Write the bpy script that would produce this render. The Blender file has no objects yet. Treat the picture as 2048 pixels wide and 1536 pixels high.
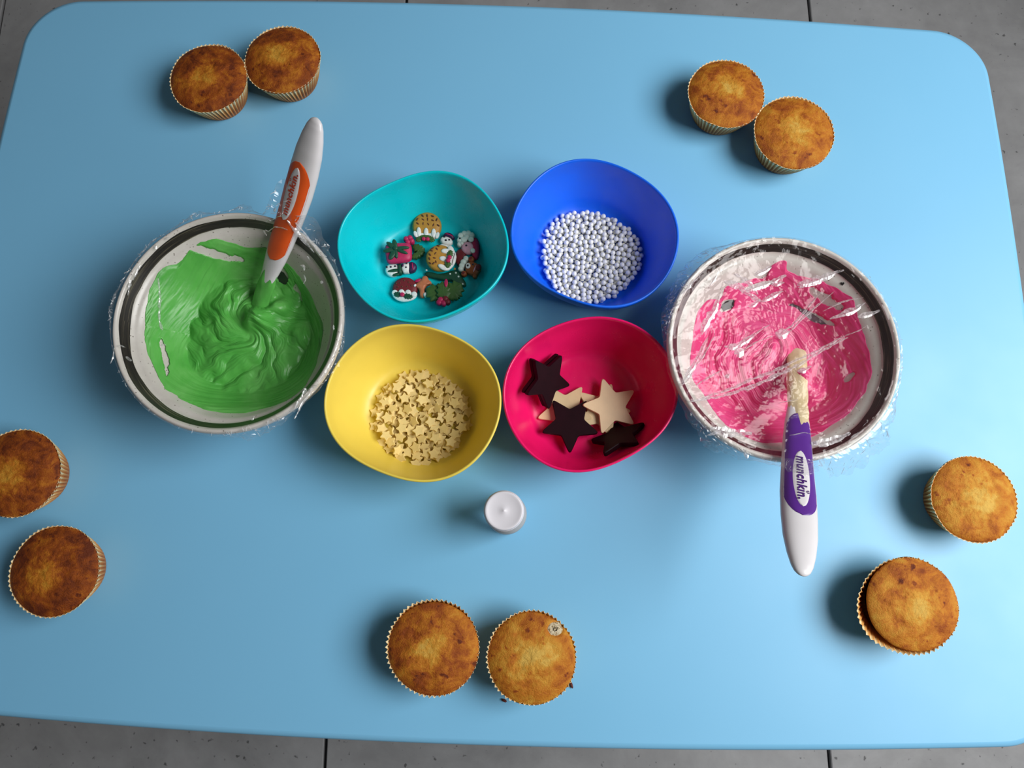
import bpy, math, random
import numpy as np
from mathutils import Vector, Matrix

sc = bpy.context.scene
COL = sc.collection
# ------------------------------------------------------------------ camera, world, light, exposure
T = 0.50                                   # height of the table top above the floor
H = 0.60                                   # camera above the table top
F = 1400.0                                 # focal length in pixels of a 2048-wide frame
TILT = math.atan(292.0 / F)
cam_d = bpy.data.cameras.new('camera')
cam_d.sensor_width = 36.0
cam_d.lens = F / 2048.0 * 36.0
cam_d.clip_start = 0.02
cam = bpy.data.objects.new('camera', cam_d)
cam.location = (0, 0, T + H)
cam.rotation_euler = (TILT, 0, 0)
COL.objects.link(cam)
sc.camera = cam

world = bpy.data.worlds.new('world')
sc.world = world
world.use_nodes = True
bg = world.node_tree.nodes['Background']
bg.inputs['Color'].default_value = (0.75, 0.87, 1.0, 1)
bg.inputs['Strength'].default_value = 1.0

# daylight coming in through the roof window in an unseen sloping ceiling, added to tilt the light from the right
RW = dict(c=(1.05, 0.04, 1.57), half_y=0.50, half_s=0.46)      # centre on the slope, half sizes along y and along the slope
ld = bpy.data.lights.new('roof_window_daylight', 'AREA')
ld.shape = 'RECTANGLE'
ld.size = 2 * RW['half_s'] - 0.06
ld.size_y = 2 * RW['half_y'] - 0.06
ld.energy = 24.8
ld.color = (1.0, 0.985, 0.96)
lo = bpy.data.objects.new('roof_window_daylight', ld)
lo.location = (RW['c'][0] - 0.014, RW['c'][1], RW['c'][2] - 0.014)
lo.rotation_euler = (0, math.radians(45), 0)
COL.objects.link(lo)

sc.view_settings.view_transform = 'Standard'
sc.view_settings.look = 'None'
sc.view_settings.gamma = 1.0
sc.view_settings.use_curve_mapping = False
sc.view_settings.exposure = 0.0

random.seed(7)
RNG = np.random.default_rng(11)

# ------------------------------------------------------------------ helpers
def at(px, py, z=0.0):
    """world x, y on the plane z metres above the table top that the photo shows at (px, py)"""
    u = (px - 1024) / F
    v = (768 - py) / F
    d = (u, math.sin(TILT) + v * math.cos(TILT), -math.cos(TILT) + v * math.sin(TILT))
    s = (z - H) / d[2]
    return d[0] * s, d[1] * s

def link(o, parent=None):
    COL.objects.link(o)
    if parent is not None:
        o.parent = parent
    return o

def mk(name, verts, faces, mat, parent=None, smooth=True, loc=None):
    me = bpy.data.meshes.new(name)
    me.from_pydata([tuple(map(float, v)) for v in verts], [], [tuple(map(int, f)) for f in faces])
    if mat is not None:
        me.materials.append(mat)
    if smooth:
        me.polygons.foreach_set('use_smooth', [True] * len(me.polygons))
    me.update()
    o = bpy.data.objects.new(name, me)
    if loc is not None:
        o.location = loc
    return link(o, parent)

def fix_normals(o):
    import bmesh
    bm = bmesh.new(); bm.from_mesh(o.data)
    bmesh.ops.recalc_face_normals(bm, faces=bm.faces)
    bm.to_mesh(o.data); bm.free()
    return o

def tag(o, label, cat, group=None):
    o['label'] = label
    o['category'] = cat
    if group:
        o['group'] = group
    return o

def structure(o, label=None, cat=None):
    o['kind'] = 'structure'
    if label:
        o['label'] = label
        o['category'] = cat
    return o

def empty(name, loc, rot=(0, 0, 0)):
    o = bpy.data.objects.new(name, None)
    o.empty_display_size = 0.02
    o.location = loc
    o.rotation_euler = rot
    return link(o)

def grid_faces(nu, nv, wrap_v=False):
    """vertex index = i * nv + j, i in rings, j round"""
    f = []
    for i in range(nu - 1):
        for j in range(nv if wrap_v else nv - 1):
            k = (j + 1) % nv
            f.append((i * nv + j, i * nv + k, (i + 1) * nv + k, (i + 1) * nv + j))
    return f

def box(name, x0, x1, y0, y1, z0, z1, mat, parent=None, bev=0.0):
    v = [(x0, y0, z0), (x1, y0, z0), (x1, y1, z0), (x0, y1, z0)]
    f = [(3, 2, 1, 0)]
    if bev > 0:
        v += [(x0, y0, z1 - bev), (x1, y0, z1 - bev), (x1, y1, z1 - bev), (x0, y1, z1 - bev)]
        v += [(x0 + bev, y0 + bev, z1), (x1 - bev, y0 + bev, z1), (x1 - bev, y1 - bev, z1), (x0 + bev, y1 - bev, z1)]
        for a in (0, 4):
            for i in range(4):
                j = (i + 1) % 4
                f.append((a + i, a + j, a + 4 + j, a + 4 + i))
        f.append((8, 9, 10, 11))
    else:
        v += [(x0, y0, z1), (x1, y0, z1), (x1, y1, z1), (x0, y1, z1)]
        for i in range(4):
            j = (i + 1) % 4
            f.append((i, j, 4 + j, 4 + i))
        f.append((4, 5, 6, 7))
    return mk(name, v, f, mat, parent, smooth=False)

def lathe(name, prof, mat, parent=None, n=64, loc=None):
    """prof: list of (r, z); r == 0 ends close the surface"""
    v, rings = [], []
    for r, z in prof:
        if r < 1e-7:
            rings.append([len(v)]); v.append((0, 0, z))
        else:
            rings.append(list(range(len(v), len(v) + n)))
            v += [(r * math.cos(2 * math.pi * j / n), r * math.sin(2 * math.pi * j / n), z) for j in range(n)]
    f = []
    for a, b in zip(rings, rings[1:]):
        for j in range(n):
            k = (j + 1) % n
            if len(a) == 1 and len(b) == 1:
                continue
            if len(a) == 1:
                f.append((a[0], b[k], b[j]))
            elif len(b) == 1:
                f.append((a[j], a[k], b[0]))
            else:
                f.append((a[j], a[k], b[k], b[j]))
    return fix_normals(mk(name, v, f, mat, parent, loc=loc))

# smooth value noise, vectorised
_P = RNG.permutation(256)
_PP = np.concatenate([_P, _P, _P])
_VAL = RNG.uniform(-1, 1, 256)
def noise(x, y, seed=0):
    x = np.asarray(x, float) + seed * 17.31
    y = np.asarray(y, float) + seed * 5.77
    xi = np.floor(x).astype(int); yi = np.floor(y).astype(int)
    fx = x - xi; fy = y - yi
    ux = fx * fx * fx * (fx * (fx * 6 - 15) + 10); uy = fy * fy * fy * (fy * (fy * 6 - 15) + 10)
    xi &= 255; yi &= 255
    def h(a, b):
        return _VAL[_PP[_PP[a & 255] + (b & 255)] & 255]
    a = h(xi, yi); b = h(xi + 1, yi); c = h(xi, yi + 1); d = h(xi + 1, yi + 1)
    return (a * (1 - ux) + b * ux) * (1 - uy) + (c * (1 - ux) + d * ux) * uy
def fbm(x, y, seed=0, oct=4):
    s = 0; a = 1.0; n = 0
    for k in range(oct):
        s = s + a * noise(np.asarray(x) * 2 ** k, np.asarray(y) * 2 ** k, seed + k * 3); n += a; a *= 0.5
    return s / n
def sstep(a, b, x):
    t = np.clip((np.asarray(x, float) - a) / (b - a), 0, 1)
    return t * t * (3 - 2 * t)

# ------------------------------------------------------------------ materials
class NT:
    def __init__(s, name):
        s.m = bpy.data.materials.new(name); s.m.use_nodes = True
        s.t = s.m.node_tree; s.b = s.t.nodes['Principled BSDF']; s.out = s.t.nodes['Material Output']
    def n(s, typ, **kw):
        nd = s.t.nodes.new(typ)
        for k, v in kw.items():
            if k in nd.inputs.keys():
                nd.inputs[k].default_value = v
            else:
                setattr(nd, k, v)
        return nd
    def l(s, a, b):
        s.t.links.new(a, b)
    def ramp(s, fac, stops, interp='LINEAR'):
        r = s.n('ShaderNodeValToRGB'); r.color_ramp.interpolation = interp
        e = r.color_ramp.elements
        while len(e) < len(stops):
            e.new(0.5)
        for i, (p, c) in enumerate(stops):
            e[i].position = p; e[i].color = (*c, 1) if len(c) == 3 else c
        s.l(fac, r.inputs['Fac']); return r.outputs['Color']
    def math(s, op, a, b=None, clamp=False):
        nd = s.n('ShaderNodeMath', operation=op); nd.use_clamp = clamp
        for i, v in enumerate((a, b)):
            if v is None: continue
            if isinstance(v, (int, float)): nd.inputs[i].default_value = v
            else: s.l(v, nd.inputs[i])
        return nd.outputs[0]
    def mix(s, fac, a, b, mode='MIX'):
        nd = s.n('ShaderNodeMix', data_type='RGBA', blend_type=mode)
        for i, v in ((0, fac), (6, a), (7, b)):
            if isinstance(v, (int, float)): nd.inputs[i].default_value = v
            elif isinstance(v, tuple): nd.inputs[i].default_value = (*v, 1)
            else: s.l(v, nd.inputs[i])
        return nd.outputs[2]
    def coord(s, kind='Object'):
        return s.n('ShaderNodeTexCoord').outputs[kind]
    def noise(s, scale, detail=3, rough=0.55, vec=None, dist=0.0):
        nd = s.n('ShaderNodeTexNoise', Scale=scale, Detail=detail, Roughness=rough, Distortion=dist)
        s.l(vec if vec is not None else s.coord(), nd.inputs['Vector']); return nd.outputs['Fac']
    def bump(s, h, strength, dist):
        nd = s.n('ShaderNodeBump', Strength=strength, Distance=dist)
        s.l(h, nd.inputs['Height']); s.l(nd.outputs['Normal'], s.b.inputs['Normal'])
    def set(s, **kw):
        for k, v in kw.items():
            k = k.replace('_', ' ')
            s.b.inputs[k].default_value = (*v, 1) if isinstance(v, tuple) and len(v) == 3 else v
        return s

def plain(name, col, rough=0.4, var=0.08, scale=120, bump=0.0, bscale=300, **kw):
    """procedural material: colour with a little noise, optional fine relief"""
    a = NT(name); a.set(Roughness=rough, **kw)
    nz = a.noise(scale, 3)
    lo = tuple(max(0, c * (1 - var)) for c in col); hi = tuple(min(1, c * (1 + var)) for c in col)
    a.l(a.ramp(nz, [(0.3, lo), (0.7, hi)]), a.b.inputs['Base Color'])
    if bump:
        a.bump(a.noise(bscale, 3), bump, 0.0006)
    return a.m

M = {}
# table: satin pale-blue lacquer
a = NT('blue_lacquer'); a.set(Roughness=0.42)
a.b.inputs['Specular IOR Level'].default_value = 0.4
a.l(a.ramp(a.noise(3.0, 3), [(0.3, (0.212, 0.535, 0.81)), (0.7, (0.222, 0.55, 0.825))]), a.b.inputs['Base Color'])
a.l(a.ramp(a.noise(14, 4), [(0.3, (0.38,) * 3), (0.7, (0.47,) * 3)]), a.b.inputs['Roughness'])
a.bump(a.noise(900, 2), 0.06, 0.0003)
M['table'] = a.m
# floor tile: grey concrete-look porcelain
a = NT('concrete_tile'); a.set(Roughness=0.5)
co = a.coord()
big = a.ramp(a.noise(5.0, 6, 0.65, co, 0.6), [(0.30, (0.28, 0.28, 0.285)), (0.55, (0.37, 0.37, 0.378)), (0.75, (0.44, 0.44, 0.45))])
spk = a.ramp(a.noise(95, 2, 0.5, co), [(0.27, (0.35,) * 3), (0.33, (1, 1, 1))])
fine = a.ramp(a.noise(40, 4, 0.6, co), [(0.3, (0.9,) * 3), (0.7, (1, 1, 1))])
a.l(a.mix(1.0, a.mix(1.0, big, spk, 'MULTIPLY'), fine, 'MULTIPLY'), a.b.inputs['Base Color'])
a.bump(a.noise(60, 4, 0.6, co), 0.15, 0.001)
M['tile'] = a.m
M['grout'] = plain('dark_grout', (0.03, 0.03, 0.033), 0.9, bump=0.3)
M['wall'] = plain('grey_plaster', (0.42, 0.415, 0.405), 0.9, 0.03, 8, bump=0.1)
M['frame'] = plain('white_window_frame', (0.8, 0.8, 0.8), 0.4, 0.02)
M['leg'] = plain('blue_leg_lacquer', (0.22, 0.50, 0.76), 0.4, 0.04, 20)

def plastic(name, col, rough=0.28, sss=0.0):
    a = NT(name); a.set(Roughness=rough)
    lo = tuple(c * 0.96 for c in col); hi = tuple(min(1, c * 1.03) for c in col)
    a.l(a.ramp(a.noise(30, 3), [(0.3, lo), (0.7, hi)]), a.b.inputs['Base Color'])
    a.l(a.ramp(a.noise(60, 5, 0.6), [(0.35, (rough - 0.05,) * 3), (0.7, (rough + 0.1,) * 3)]), a.b.inputs['Roughness'])
    return a.m
M['teal'] = plastic('teal_plastic', (0.0, 0.61, 0.69))
M['blue'] = plastic('blue_plastic', (0.006, 0.15, 0.92), 0.36)
M['yellow'] = plastic('yellow_plastic', (0.86, 0.67, 0.10), 0.38)
M['pink'] = plastic('pink_plastic', (0.86, 0.009, 0.14), 0.2)
M['white_plastic'] = plain('white_handle_plastic', (0.72, 0.70, 0.72), 0.3, 0.02, 20)
M['orange'] = plain('orange_rubber', (0.78, 0.10, 0.012), 0.4, 0.06, 60)
M['purple'] = plain('purple_rubber', (0.10, 0.022, 0.26), 0.42, 0.06, 60)
M['orange_print'] = plain('red_orange_print', (0.55, 0.05, 0.015), 0.5, 0.03)
M['purple_print'] = plain('purple_print', (0.06, 0.012, 0.15), 0.5, 0.03)

# stoneware glaze: off-white with iron specks
a = NT('speckled_glaze'); a.set(Roughness=0.25)
co = a.coord()
base = a.ramp(a.noise(40, 4, 0.6, co), [(0.3, (0.56, 0.53, 0.48)), (0.7, (0.68, 0.645, 0.60))])
vor = a.n('ShaderNodeTexVoronoi', Scale=300); a.l(co, vor.inputs['Vector'])
spk = a.ramp(vor.outputs['Distance'], [(0.12, (0.14, 0.11, 0.08)), (0.21, (1, 1, 1))])
msk = a.ramp(a.noise(160, 2, 0.5, co), [(0.44, (0, 0, 0)), (0.56, (1, 1, 1))])
a.l(a.mix(a.math('MULTIPLY', msk, 0.75), base, a.mix(1.0, base, spk, 'MULTIPLY')), a.b.inputs['Base Color'])
M['glaze'] = a.m
# brush-painted dark band: strokes run round the bowl
a = NT('brushed_dark_band'); a.set(Roughness=0.3)
co = a.coord()
sep = a.n('ShaderNodeSeparateXYZ'); a.l(co, sep.inputs[0])
ang = a.math('ARCTAN2', sep.outputs[1], sep.outputs[0])
rr = a.math('SQRT', a.math('ADD', a.math('POWER', sep.outputs[0], 2.0), a.math('POWER', sep.outputs[1], 2.0)))
cmb = a.n('ShaderNodeCombineXYZ'); a.l(a.math('MULTIPLY', ang, 1.6), cmb.inputs[0]); a.l(a.math('MULTIPLY', rr, 1500.0), cmb.inputs[1])
st = a.noise(1.0, 4, 0.6, cmb.outputs[0])
a.l(a.ramp(st, [(0.40, (0.013, 0.012, 0.011)), (0.56, (0.03, 0.026, 0.02)), (0.66, (0.13, 0.115, 0.075)), (0.8, (0.3, 0.27, 0.2))]), a.b.inputs['Base Color'])
M['band'] = a.m
M['leaf_paint'] = plain('dark_painted_glaze', (0.025, 0.03, 0.03), 0.25, 0.3, 150)
M['grey_paint'] = plain('grey_painted_glaze', (0.17, 0.14, 0.16), 0.25, 0.4, 180)
M['red_paint'] = plain('red_painted_glaze', (0.22, 0.01, 0.01), 0.25, 0.2, 150)

def frosting_mat(name, lo, mid, hi, bump_dir=0):
    a = NT(name); a.set(Roughness=0.36)
    a.b.inputs['Subsurface Weight'].default_value = 0.12
    a.b.inputs['Subsurface Radius'].default_value = (0.003, 0.003, 0.002)
    a.b.inputs['Subsurface Scale'].default_value = 0.6
    a.b.inputs['Specular IOR Level'].default_value = 0.45
    co = a.coord()
    a.l(a.ramp(a.noise(28, 4, 0.55, co, 0.8), [(0.28, lo), (0.5, mid), (0.74, hi)]), a.b.inputs['Base Color'])
    a.bump(a.noise(420, 3, 0.5, co), 0.12, 0.0005)
    return a.m
M['green_frost'] = frosting_mat('green_buttercream', (0.065, 0.36, 0.05), (0.105, 0.45, 0.075), (0.17, 0.53, 0.125))
M['pink_frost'] = frosting_mat('pink_buttercream', (0.66, 0.035, 0.16), (0.74, 0.06, 0.215), (0.80, 0.115, 0.30))
M['cream_frost'] = frosting_mat('cream_buttercream', (0.60, 0.46, 0.24), (0.70, 0.58, 0.36), (0.76, 0.66, 0.46))

# cling film
def film(name, gloss, rough, white=0.0):
    m = bpy.data.materials.new(name); m.use_nodes = True
    t = m.node_tree; t.nodes.clear()
    out = t.nodes.new('ShaderNodeOutputMaterial')
    tr = t.nodes.new('ShaderNodeBsdfTransparent'); tr.inputs[0].default_value = (0.985, 0.985, 0.99, 1)
    gl = t.nodes.new('ShaderNodeBsdfGlossy'); gl.inputs['Roughness'].default_value = rough
    gl.inputs['Color'].default_value = (1, 1, 1, 1)
    nz = t.nodes.new('ShaderNodeTexNoise'); nz.inputs['Scale'].default_value = 160
    tc = t.nodes.new('ShaderNodeTexCoord'); t.links.new(tc.outputs['Object'], nz.inputs['Vector'])
    bp = t.nodes.new('ShaderNodeBump'); bp.inputs['Strength'].default_value = 0.25; bp.inputs['Distance'].default_value = 0.0006
    t.links.new(nz.outputs['Fac'], bp.inputs['Height']); t.links.new(bp.outputs['Normal'], gl.inputs['Normal'])
    mx = t.nodes.new('ShaderNodeMixShader')
    mx.inputs[0].default_value = gloss
    t.links.new(tr.outputs[0], mx.inputs[1]); t.links.new(gl.outputs[0], mx.inputs[2])
    last = mx.outputs[0]
    if white > 0:
        df = t.nodes.new('ShaderNodeBsdfDiffuse'); df.inputs[0].default_value = (0.9, 0.9, 0.92, 1)
        tl = t.nodes.new('ShaderNodeBsdfTranslucent'); tl.inputs[0].default_value = (0.9, 0.9, 0.92, 1)
        ad = t.nodes.new('ShaderNodeMixShader'); ad.inputs[0].default_value = 0.4
        t.links.new(df.outputs[0], ad.inputs[1]); t.links.new(tl.outputs[0], ad.inputs[2])
        m2 = t.nodes.new('ShaderNodeMixShader')
        n2 = t.nodes.new('ShaderNodeTexNoise'); n2.inputs['Scale'].default_value = 500; n2.inputs['Detail'].default_value = 3
        t.links.new(tc.outputs['Object'], n2.inputs['Vector'])
        rp = t.nodes.new('ShaderNodeMapRange'); rp.inputs[1].default_value = 0.35; rp.inputs[2].default_value = 0.65
        rp.inputs[3].default_value = white * 0.4; rp.inputs[4].default_value = min(1, white * 1.5)
        t.links.new(n2.outputs['Fac'], rp.inputs[0]); t.links.new(rp.outputs[0], m2.inputs[0])
        t.links.new(last, m2.inputs[1]); t.links.new(ad.outputs[0], m2.inputs[2]); last = m2.outputs[0]
    t.links.new(last, out.inputs[0])
    return m
M['film'] = film('cling_film', 0.024, 0.06)
M['skirt'] = film('crumpled_cling_film', 0.10, 0.28, 0.045)
M['fold'] = film('folded_cling_film', 0.22, 0.15, 0.42)

M['crease'] = film('creased_cling_film', 0.3, 0.2, 0.6)

# cake sponge: object colour drives how toasted (r) and where the pale middle sits (g, b)
a = NT('golden_sponge'); a.set(Roughness=0.62)
a.b.inputs['Specular IOR Level'].default_value = 0.3
co = a.coord(); oi = a.n('ShaderNodeObjectInfo')
sepc = a.n('ShaderNodeSeparateColor'); a.l(oi.outputs['Color'], sepc.inputs[0])
sep = a.n('ShaderNodeSeparateXYZ'); a.l(co, sep.inputs[0])
rnd = a.n('ShaderNodeVectorMath', operation='ADD'); a.l(co, rnd.inputs[0])
rv = a.n('ShaderNodeCombineXYZ'); a.l(a.math('MULTIPLY', oi.outputs['Random'], 3.0), rv.inputs[0]); a.l(rv.outputs[0], rnd.inputs[1])
vc = rnd.outputs[0]
dx = a.math('SUBTRACT', sep.outputs[0], a.math('MULTIPLY', a.math('SUBTRACT', sepc.outputs[1], 0.5), 0.03))
dy = a.math('SUBTRACT', sep.outputs[1], a.math('MULTIPLY', a.math('SUBTRACT', sepc.outputs[2], 0.5), 0.03))
dist = a.math('SQRT', a.math('ADD', a.math('MULTIPLY', dx, dx), a.math('MULTIPLY', dy, dy)))
warp = a.math('ADD', dist, a.math('MULTIPLY', a.math('SUBTRACT', a.noise(110, 3, 0.6, vc), 0.5), 0.022))
centre = a.ramp(warp, [(0.006, (0, 0, 0)), (0.0165, (1, 1, 1))])
big = a.noise(78, 5, 0.65, vc, 0.5)
toast = a.math('ADD', a.math('MULTIPLY', a.math('SUBTRACT', big, 0.5), 1.5), a.math('ADD', a.math('MULTIPLY', centre, 0.42), sepc.outputs[0]))
spot = a.ramp(a.noise(135, 2, 0.5, vc), [(0.64, (0, 0, 0)), (0.74, (1, 1, 1))])
toast = a.math('ADD', toast, a.math('MULTIPLY', a.math('MULTIPLY', spot, centre), 0.42))
toast = a.math('ADD', toast, a.math('MULTIPLY', a.math('SUBTRACT', a.noise(900, 2, 0.6, vc), 0.5), 0.25), clamp=True)
a.l(a.ramp(toast, [(0.0, (0.66, 0.40, 0.075)), (0.25, (0.60, 0.28, 0.028)), (0.5, (0.50, 0.165, 0.010)), (0.75, (0.30, 0.065, 0.004)), (1.0, (0.13, 0.022, 0.003))]), a.b.inputs['Base Color'])
a.bump(a.noise(900, 4, 0.65, vc), 0.6, 0.0013)
M['sponge'] = a.m
a = NT('pale_crumb'); a.set(Roughness=0.8)
a.l(a.ramp(a.noise(700, 3), [(0.35, (0.30, 0.20, 0.09)), (0.5, (0.62, 0.52, 0.34)), (0.7, (0.74, 0.66, 0.48))]), a.b.inputs['Base Color'])
a.bump(a.noise(800, 3), 0.8, 0.002)
M['crumb'] = a.m
# paper case: cream at the lip, browner where the cake has soaked it, pleats shaded by painted stripes
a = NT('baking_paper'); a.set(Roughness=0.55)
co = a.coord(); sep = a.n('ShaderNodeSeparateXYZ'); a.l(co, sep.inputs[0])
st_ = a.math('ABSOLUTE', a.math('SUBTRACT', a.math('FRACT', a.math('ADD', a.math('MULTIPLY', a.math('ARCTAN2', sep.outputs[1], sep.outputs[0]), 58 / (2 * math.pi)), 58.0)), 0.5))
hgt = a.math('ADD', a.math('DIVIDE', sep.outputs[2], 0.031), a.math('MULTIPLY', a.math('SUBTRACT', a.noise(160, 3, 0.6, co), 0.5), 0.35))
hgt = a.math('ADD', hgt, a.math('MULTIPLY', a.math('SUBTRACT', st_, 0.30), 1.1))  # darker valleys, lighter ridges: pleat shade put into the colour
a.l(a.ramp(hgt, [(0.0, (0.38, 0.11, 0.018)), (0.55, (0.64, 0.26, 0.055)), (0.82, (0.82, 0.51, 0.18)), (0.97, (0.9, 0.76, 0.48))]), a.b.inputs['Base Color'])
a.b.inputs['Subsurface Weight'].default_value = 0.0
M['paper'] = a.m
M['burnt'] = plain('burnt_crumb', (0.10, 0.012, 0.004), 0.6, 0.3, 400)
M['chocolate'] = plain('dark_chocolate', (0.013, 0.002, 0.005), 0.5, 0.15, 90, Specular_IOR_Level=0.10)
M['white_choc'] = plain('white_chocolate', (0.82, 0.62, 0.36), 0.42, 0.05, 90)
M['sprinkle'] = plain('cream_sugar', (0.86, 0.67, 0.28), 0.55, 0.06, 300, bump=0.2, bscale=900)
a = NT('pearl_sugar'); a.set(Roughness=0.24)
oi = a.n('ShaderNodeObjectInfo')
a.l(a.ramp(oi.outputs['Random'], [(0.0, (0.90, 0.90, 0.86)), (1.0, (0.97, 0.97, 0.93))]), a.b.inputs['Base Color'])
a.b.inputs['Coat Weight'].default_value = 0.4
a.b.inputs['Coat Roughness'].default_value = 0.12
M['pearl'] = a.m
a = NT('bottle_plastic'); a.set(Roughness=0.18, Transmission_Weight=0.55, IOR=1.3)
a.l(a.ramp(a.noise(40, 2), [(0.3, (0.80, 0.86, 0.92)), (0.7, (0.86, 0.90, 0.94))]), a.b.inputs['Base Color'])
M['bottle'] = a.m
M['cap'] = plain('white_cap_plastic', (0.74, 0.72, 0.77), 0.35, 0.02, 60)
SUG = lambda n, c, r=0.5: plain(n, c, r, 0.12, 400, bump=0.15, bscale=900)
M['s_white'] = SUG('white_icing', (0.80, 0.80, 0.78))
M['s_ochre'] = SUG('ochre_sugar', (0.50, 0.24, 0.035))
M['s_brown'] = SUG('brown_sugar', (0.10, 0.028, 0.010))
M['s_red'] = SUG('deep_red_sugar', (0.17, 0.012, 0.018))
M['s_magenta'] = SUG('crimson_sugar', (0.48, 0.012, 0.09))
M['s_green'] = SUG('dark_green_sugar', (0.006, 0.065, 0.032))
M['s_leaf'] = SUG('leaf_green_sugar', (0.045, 0.115, 0.022))
M['s_black'] = SUG('black_sugar', (0.012, 0.010, 0.022))
M['s_purple'] = SUG('aubergine_sugar', (0.035, 0.008, 0.06))
M['s_pink'] = SUG('pale_pink_sugar', (0.70, 0.36, 0.46))
M['s_orange'] = SUG('gingerbread_sugar', (0.55, 0.17, 0.075))
M['s_rust'] = SUG('rust_brown_sugar', (0.32, 0.075, 0.018))
M['s_mint'] = SUG('pale_mint_icing', (0.66, 0.74, 0.68))

# ------------------------------------------------------------------ room shell
PX, PY = 0.729, 0.729
fl = structure(box('floor', -2.0, 1.8, -1.9, 2.1, -0.06, -0.008, M['grout']))
tile_me = None
for r in range(-3, 4):
    yb = 0.30 + r * PY
    off = -0.2705 if r < 0 else 0.5375
    if r % 2 == 0 and r < 0:
        off = 0.5375
    for c in range(-4, 4):
        xb = off + c * PX
        if xb < -2.75 or xb + PX > 2.5 or yb < -2.0 or yb > 2.0:
            continue
        x0, x1, y0, y1 = max(xb + .0025, -2.0), min(xb + PX - .0025, 1.8), max(yb + .0025, -1.9), min(yb + PY - .0025, 2.1)
        if x1 - x0 < .05 or y1 - y0 < .05:
            continue
        box('tile', x0, x1, y0, y1, -0.008, 0.0, M['tile'], fl, bev=0.0012)
def slab(name, corners, th, mat, parent=None):
    """flat slab from four corners (counter-clockwise seen from inside), thickened outwards"""
    c = [Vector(p) for p in corners]
    n = (c[1] - c[0]).cross(c[3] - c[0]).normalized() * -th
    v = [tuple(p) for p in c] + [tuple(p + n) for p in c]
    f = [(0, 1, 2, 3), (7, 6, 5, 4)] + [(i, i + 4, (i + 1) % 4 + 4, (i + 1) % 4) for i in range(4)]
    return fix_normals(mk(name, v, f, mat, parent, smooth=False))
structure(box('wall_right', 1.75, 1.85, -1.9, 2.1, 0.0, 0.87, M['wall']))
structure(box('wall_left', -2.1, -2.0, -1.9, 2.1, 0.0, 2.45, M['wall']))
structure(box('wall_back', -2.1, 1.85, 2.1, 2.2, 0.0, 2.45, M['wall']))
structure(box('wall_front', -2.1, 1.85, -2.0, -1.9, 0.0, 2.45, M['wall']))
ceil = structure(box('ceiling', -2.1, 0.18, -2.0, 2.2, 2.45, 2.55, M['wall']))
# the added, unseen slope, pitched to aim the daylight, runs at 45 degrees from the top of the right wall to the flat ceiling, round the roof window
def on_slope(u, y): return (RW['c'][0] + u * 0.70711, y, RW['c'][2] - u * 0.70711)
ya, yb_, yc, yd = -1.9, RW['c'][1] - RW['half_y'], RW['c'][1] + RW['half_y'], 2.1
ua, ub, uc, ud = -1.245, -RW['half_s'], RW['half_s'], 0.99
for (u0, u1, y0, y1) in ((ua, ub, ya, yd), (uc, ud, ya, yd), (ub, uc, ya, yb_), (ub, uc, yc, yd)):
    slab('added_slope_panel', [on_slope(u0, y0), on_slope(u0, y1), on_slope(u1, y1), on_slope(u1, y0)], 0.06, M['wall'], ceil)
win = structure(slab('window_1', [on_slope(ub, yb_), on_slope(ub, yb_ + .03), on_slope(uc, yb_ + .03), on_slope(uc, yb_)], 0.05, M['frame']))
for (u0, u1, y0, y1) in ((ub, uc, yc - .03, yc), (ub, ub + .03, yb_ + .03, yc - .03), (uc - .03, uc, yb_ + .03, yc - .03)):
    slab('window_frame', [on_slope(u0, y0), on_slope(u0, y1), on_slope(u1, y1), on_slope(u1, y0)], 0.05, M['frame'], win)

# ------------------------------------------------------------------ table
def table():
    ca, cb, hw, hh, R = -0.0222, 0.169, 0.4785, 0.338, 0.050
    rot = -0.031
    def outline(inset):
        pts = []
        a, b, r = hw - inset, hh - inset, R - inset * 0.6
        cs = [(a - r, b - r, 0), (-(a - r), b - r, 90), (-(a - r), -(b - r), 180), (a - r, -(b - r), 270)]
        for k, (cx, cy, s) in enumerate(cs):
            for i in range(17):
                t = math.radians(s + 90 * i / 16)
                pts.append((cx + r * math.cos(t), cy + r * math.sin(t)))
            nx, ny, ns = cs[(k + 1) % 4]
            e0 = pts[-1]; t = math.radians(ns)
            e1 = (nx + r * math.cos(t), ny + r * math.sin(t))
            for i in range(1, 24):
                pts.append((e0[0] + (e1[0] - e0[0]) * i / 24, e0[1] + (e1[1] - e0[1]) * i / 24))
        out = []
        for p, q in pts:
            q2 = q - 0.0637 * p * p * (q / hh) + (max(0.0, q / hh) * max(-0.001, 0.0023 - 0.0085 * p)); p2 = p - 0.0885 * q * q * (p / hw)
            out.append((p2, q2))
        return out
    cw, sw = math.cos(rot), math.sin(rot)
    root = empty('table', (ca * cw - cb * sw, ca * sw + cb * cw, 0), (0, 0, rot))
    rings = [(0.012, -0.024), (0.004, -0.0235), (0.0008, -0.020), (0, -0.016), (0, -0.007), (0.0008, -0.0036), (0.0026, -0.0010), (0.006, 0.0)]
    v = []; n = None
    for ins, z in rings:
        o = outline(ins); n = len(o)
        v += [(x, y, T + z) for x, y in o]
    f = grid_faces(len(rings), n, True)
    f.append(tuple(range((len(rings) - 1) * n, len(rings) * n)))
    f.append(tuple(reversed(range(n))))
    top = mk('tabletop', v, f, M['table'], root)
    top.data.polygons[-1].use_smooth = False; top.data.polygons[-2].use_smooth = False
    for sx in (-1, 1):
        for sy in (-1, 1):
            lathe('leg', [(0, 0), (0.014, 0), (0.016, 0.004), (0.024, T - 0.026), (0, T - 0.0239)], M['leg'], root, 24, (sx * 0.40, sy * 0.255, 0))
    tag(root, 'pale blue satin children\'s table with rounded corners on grey tiles', 'table')
table()

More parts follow.
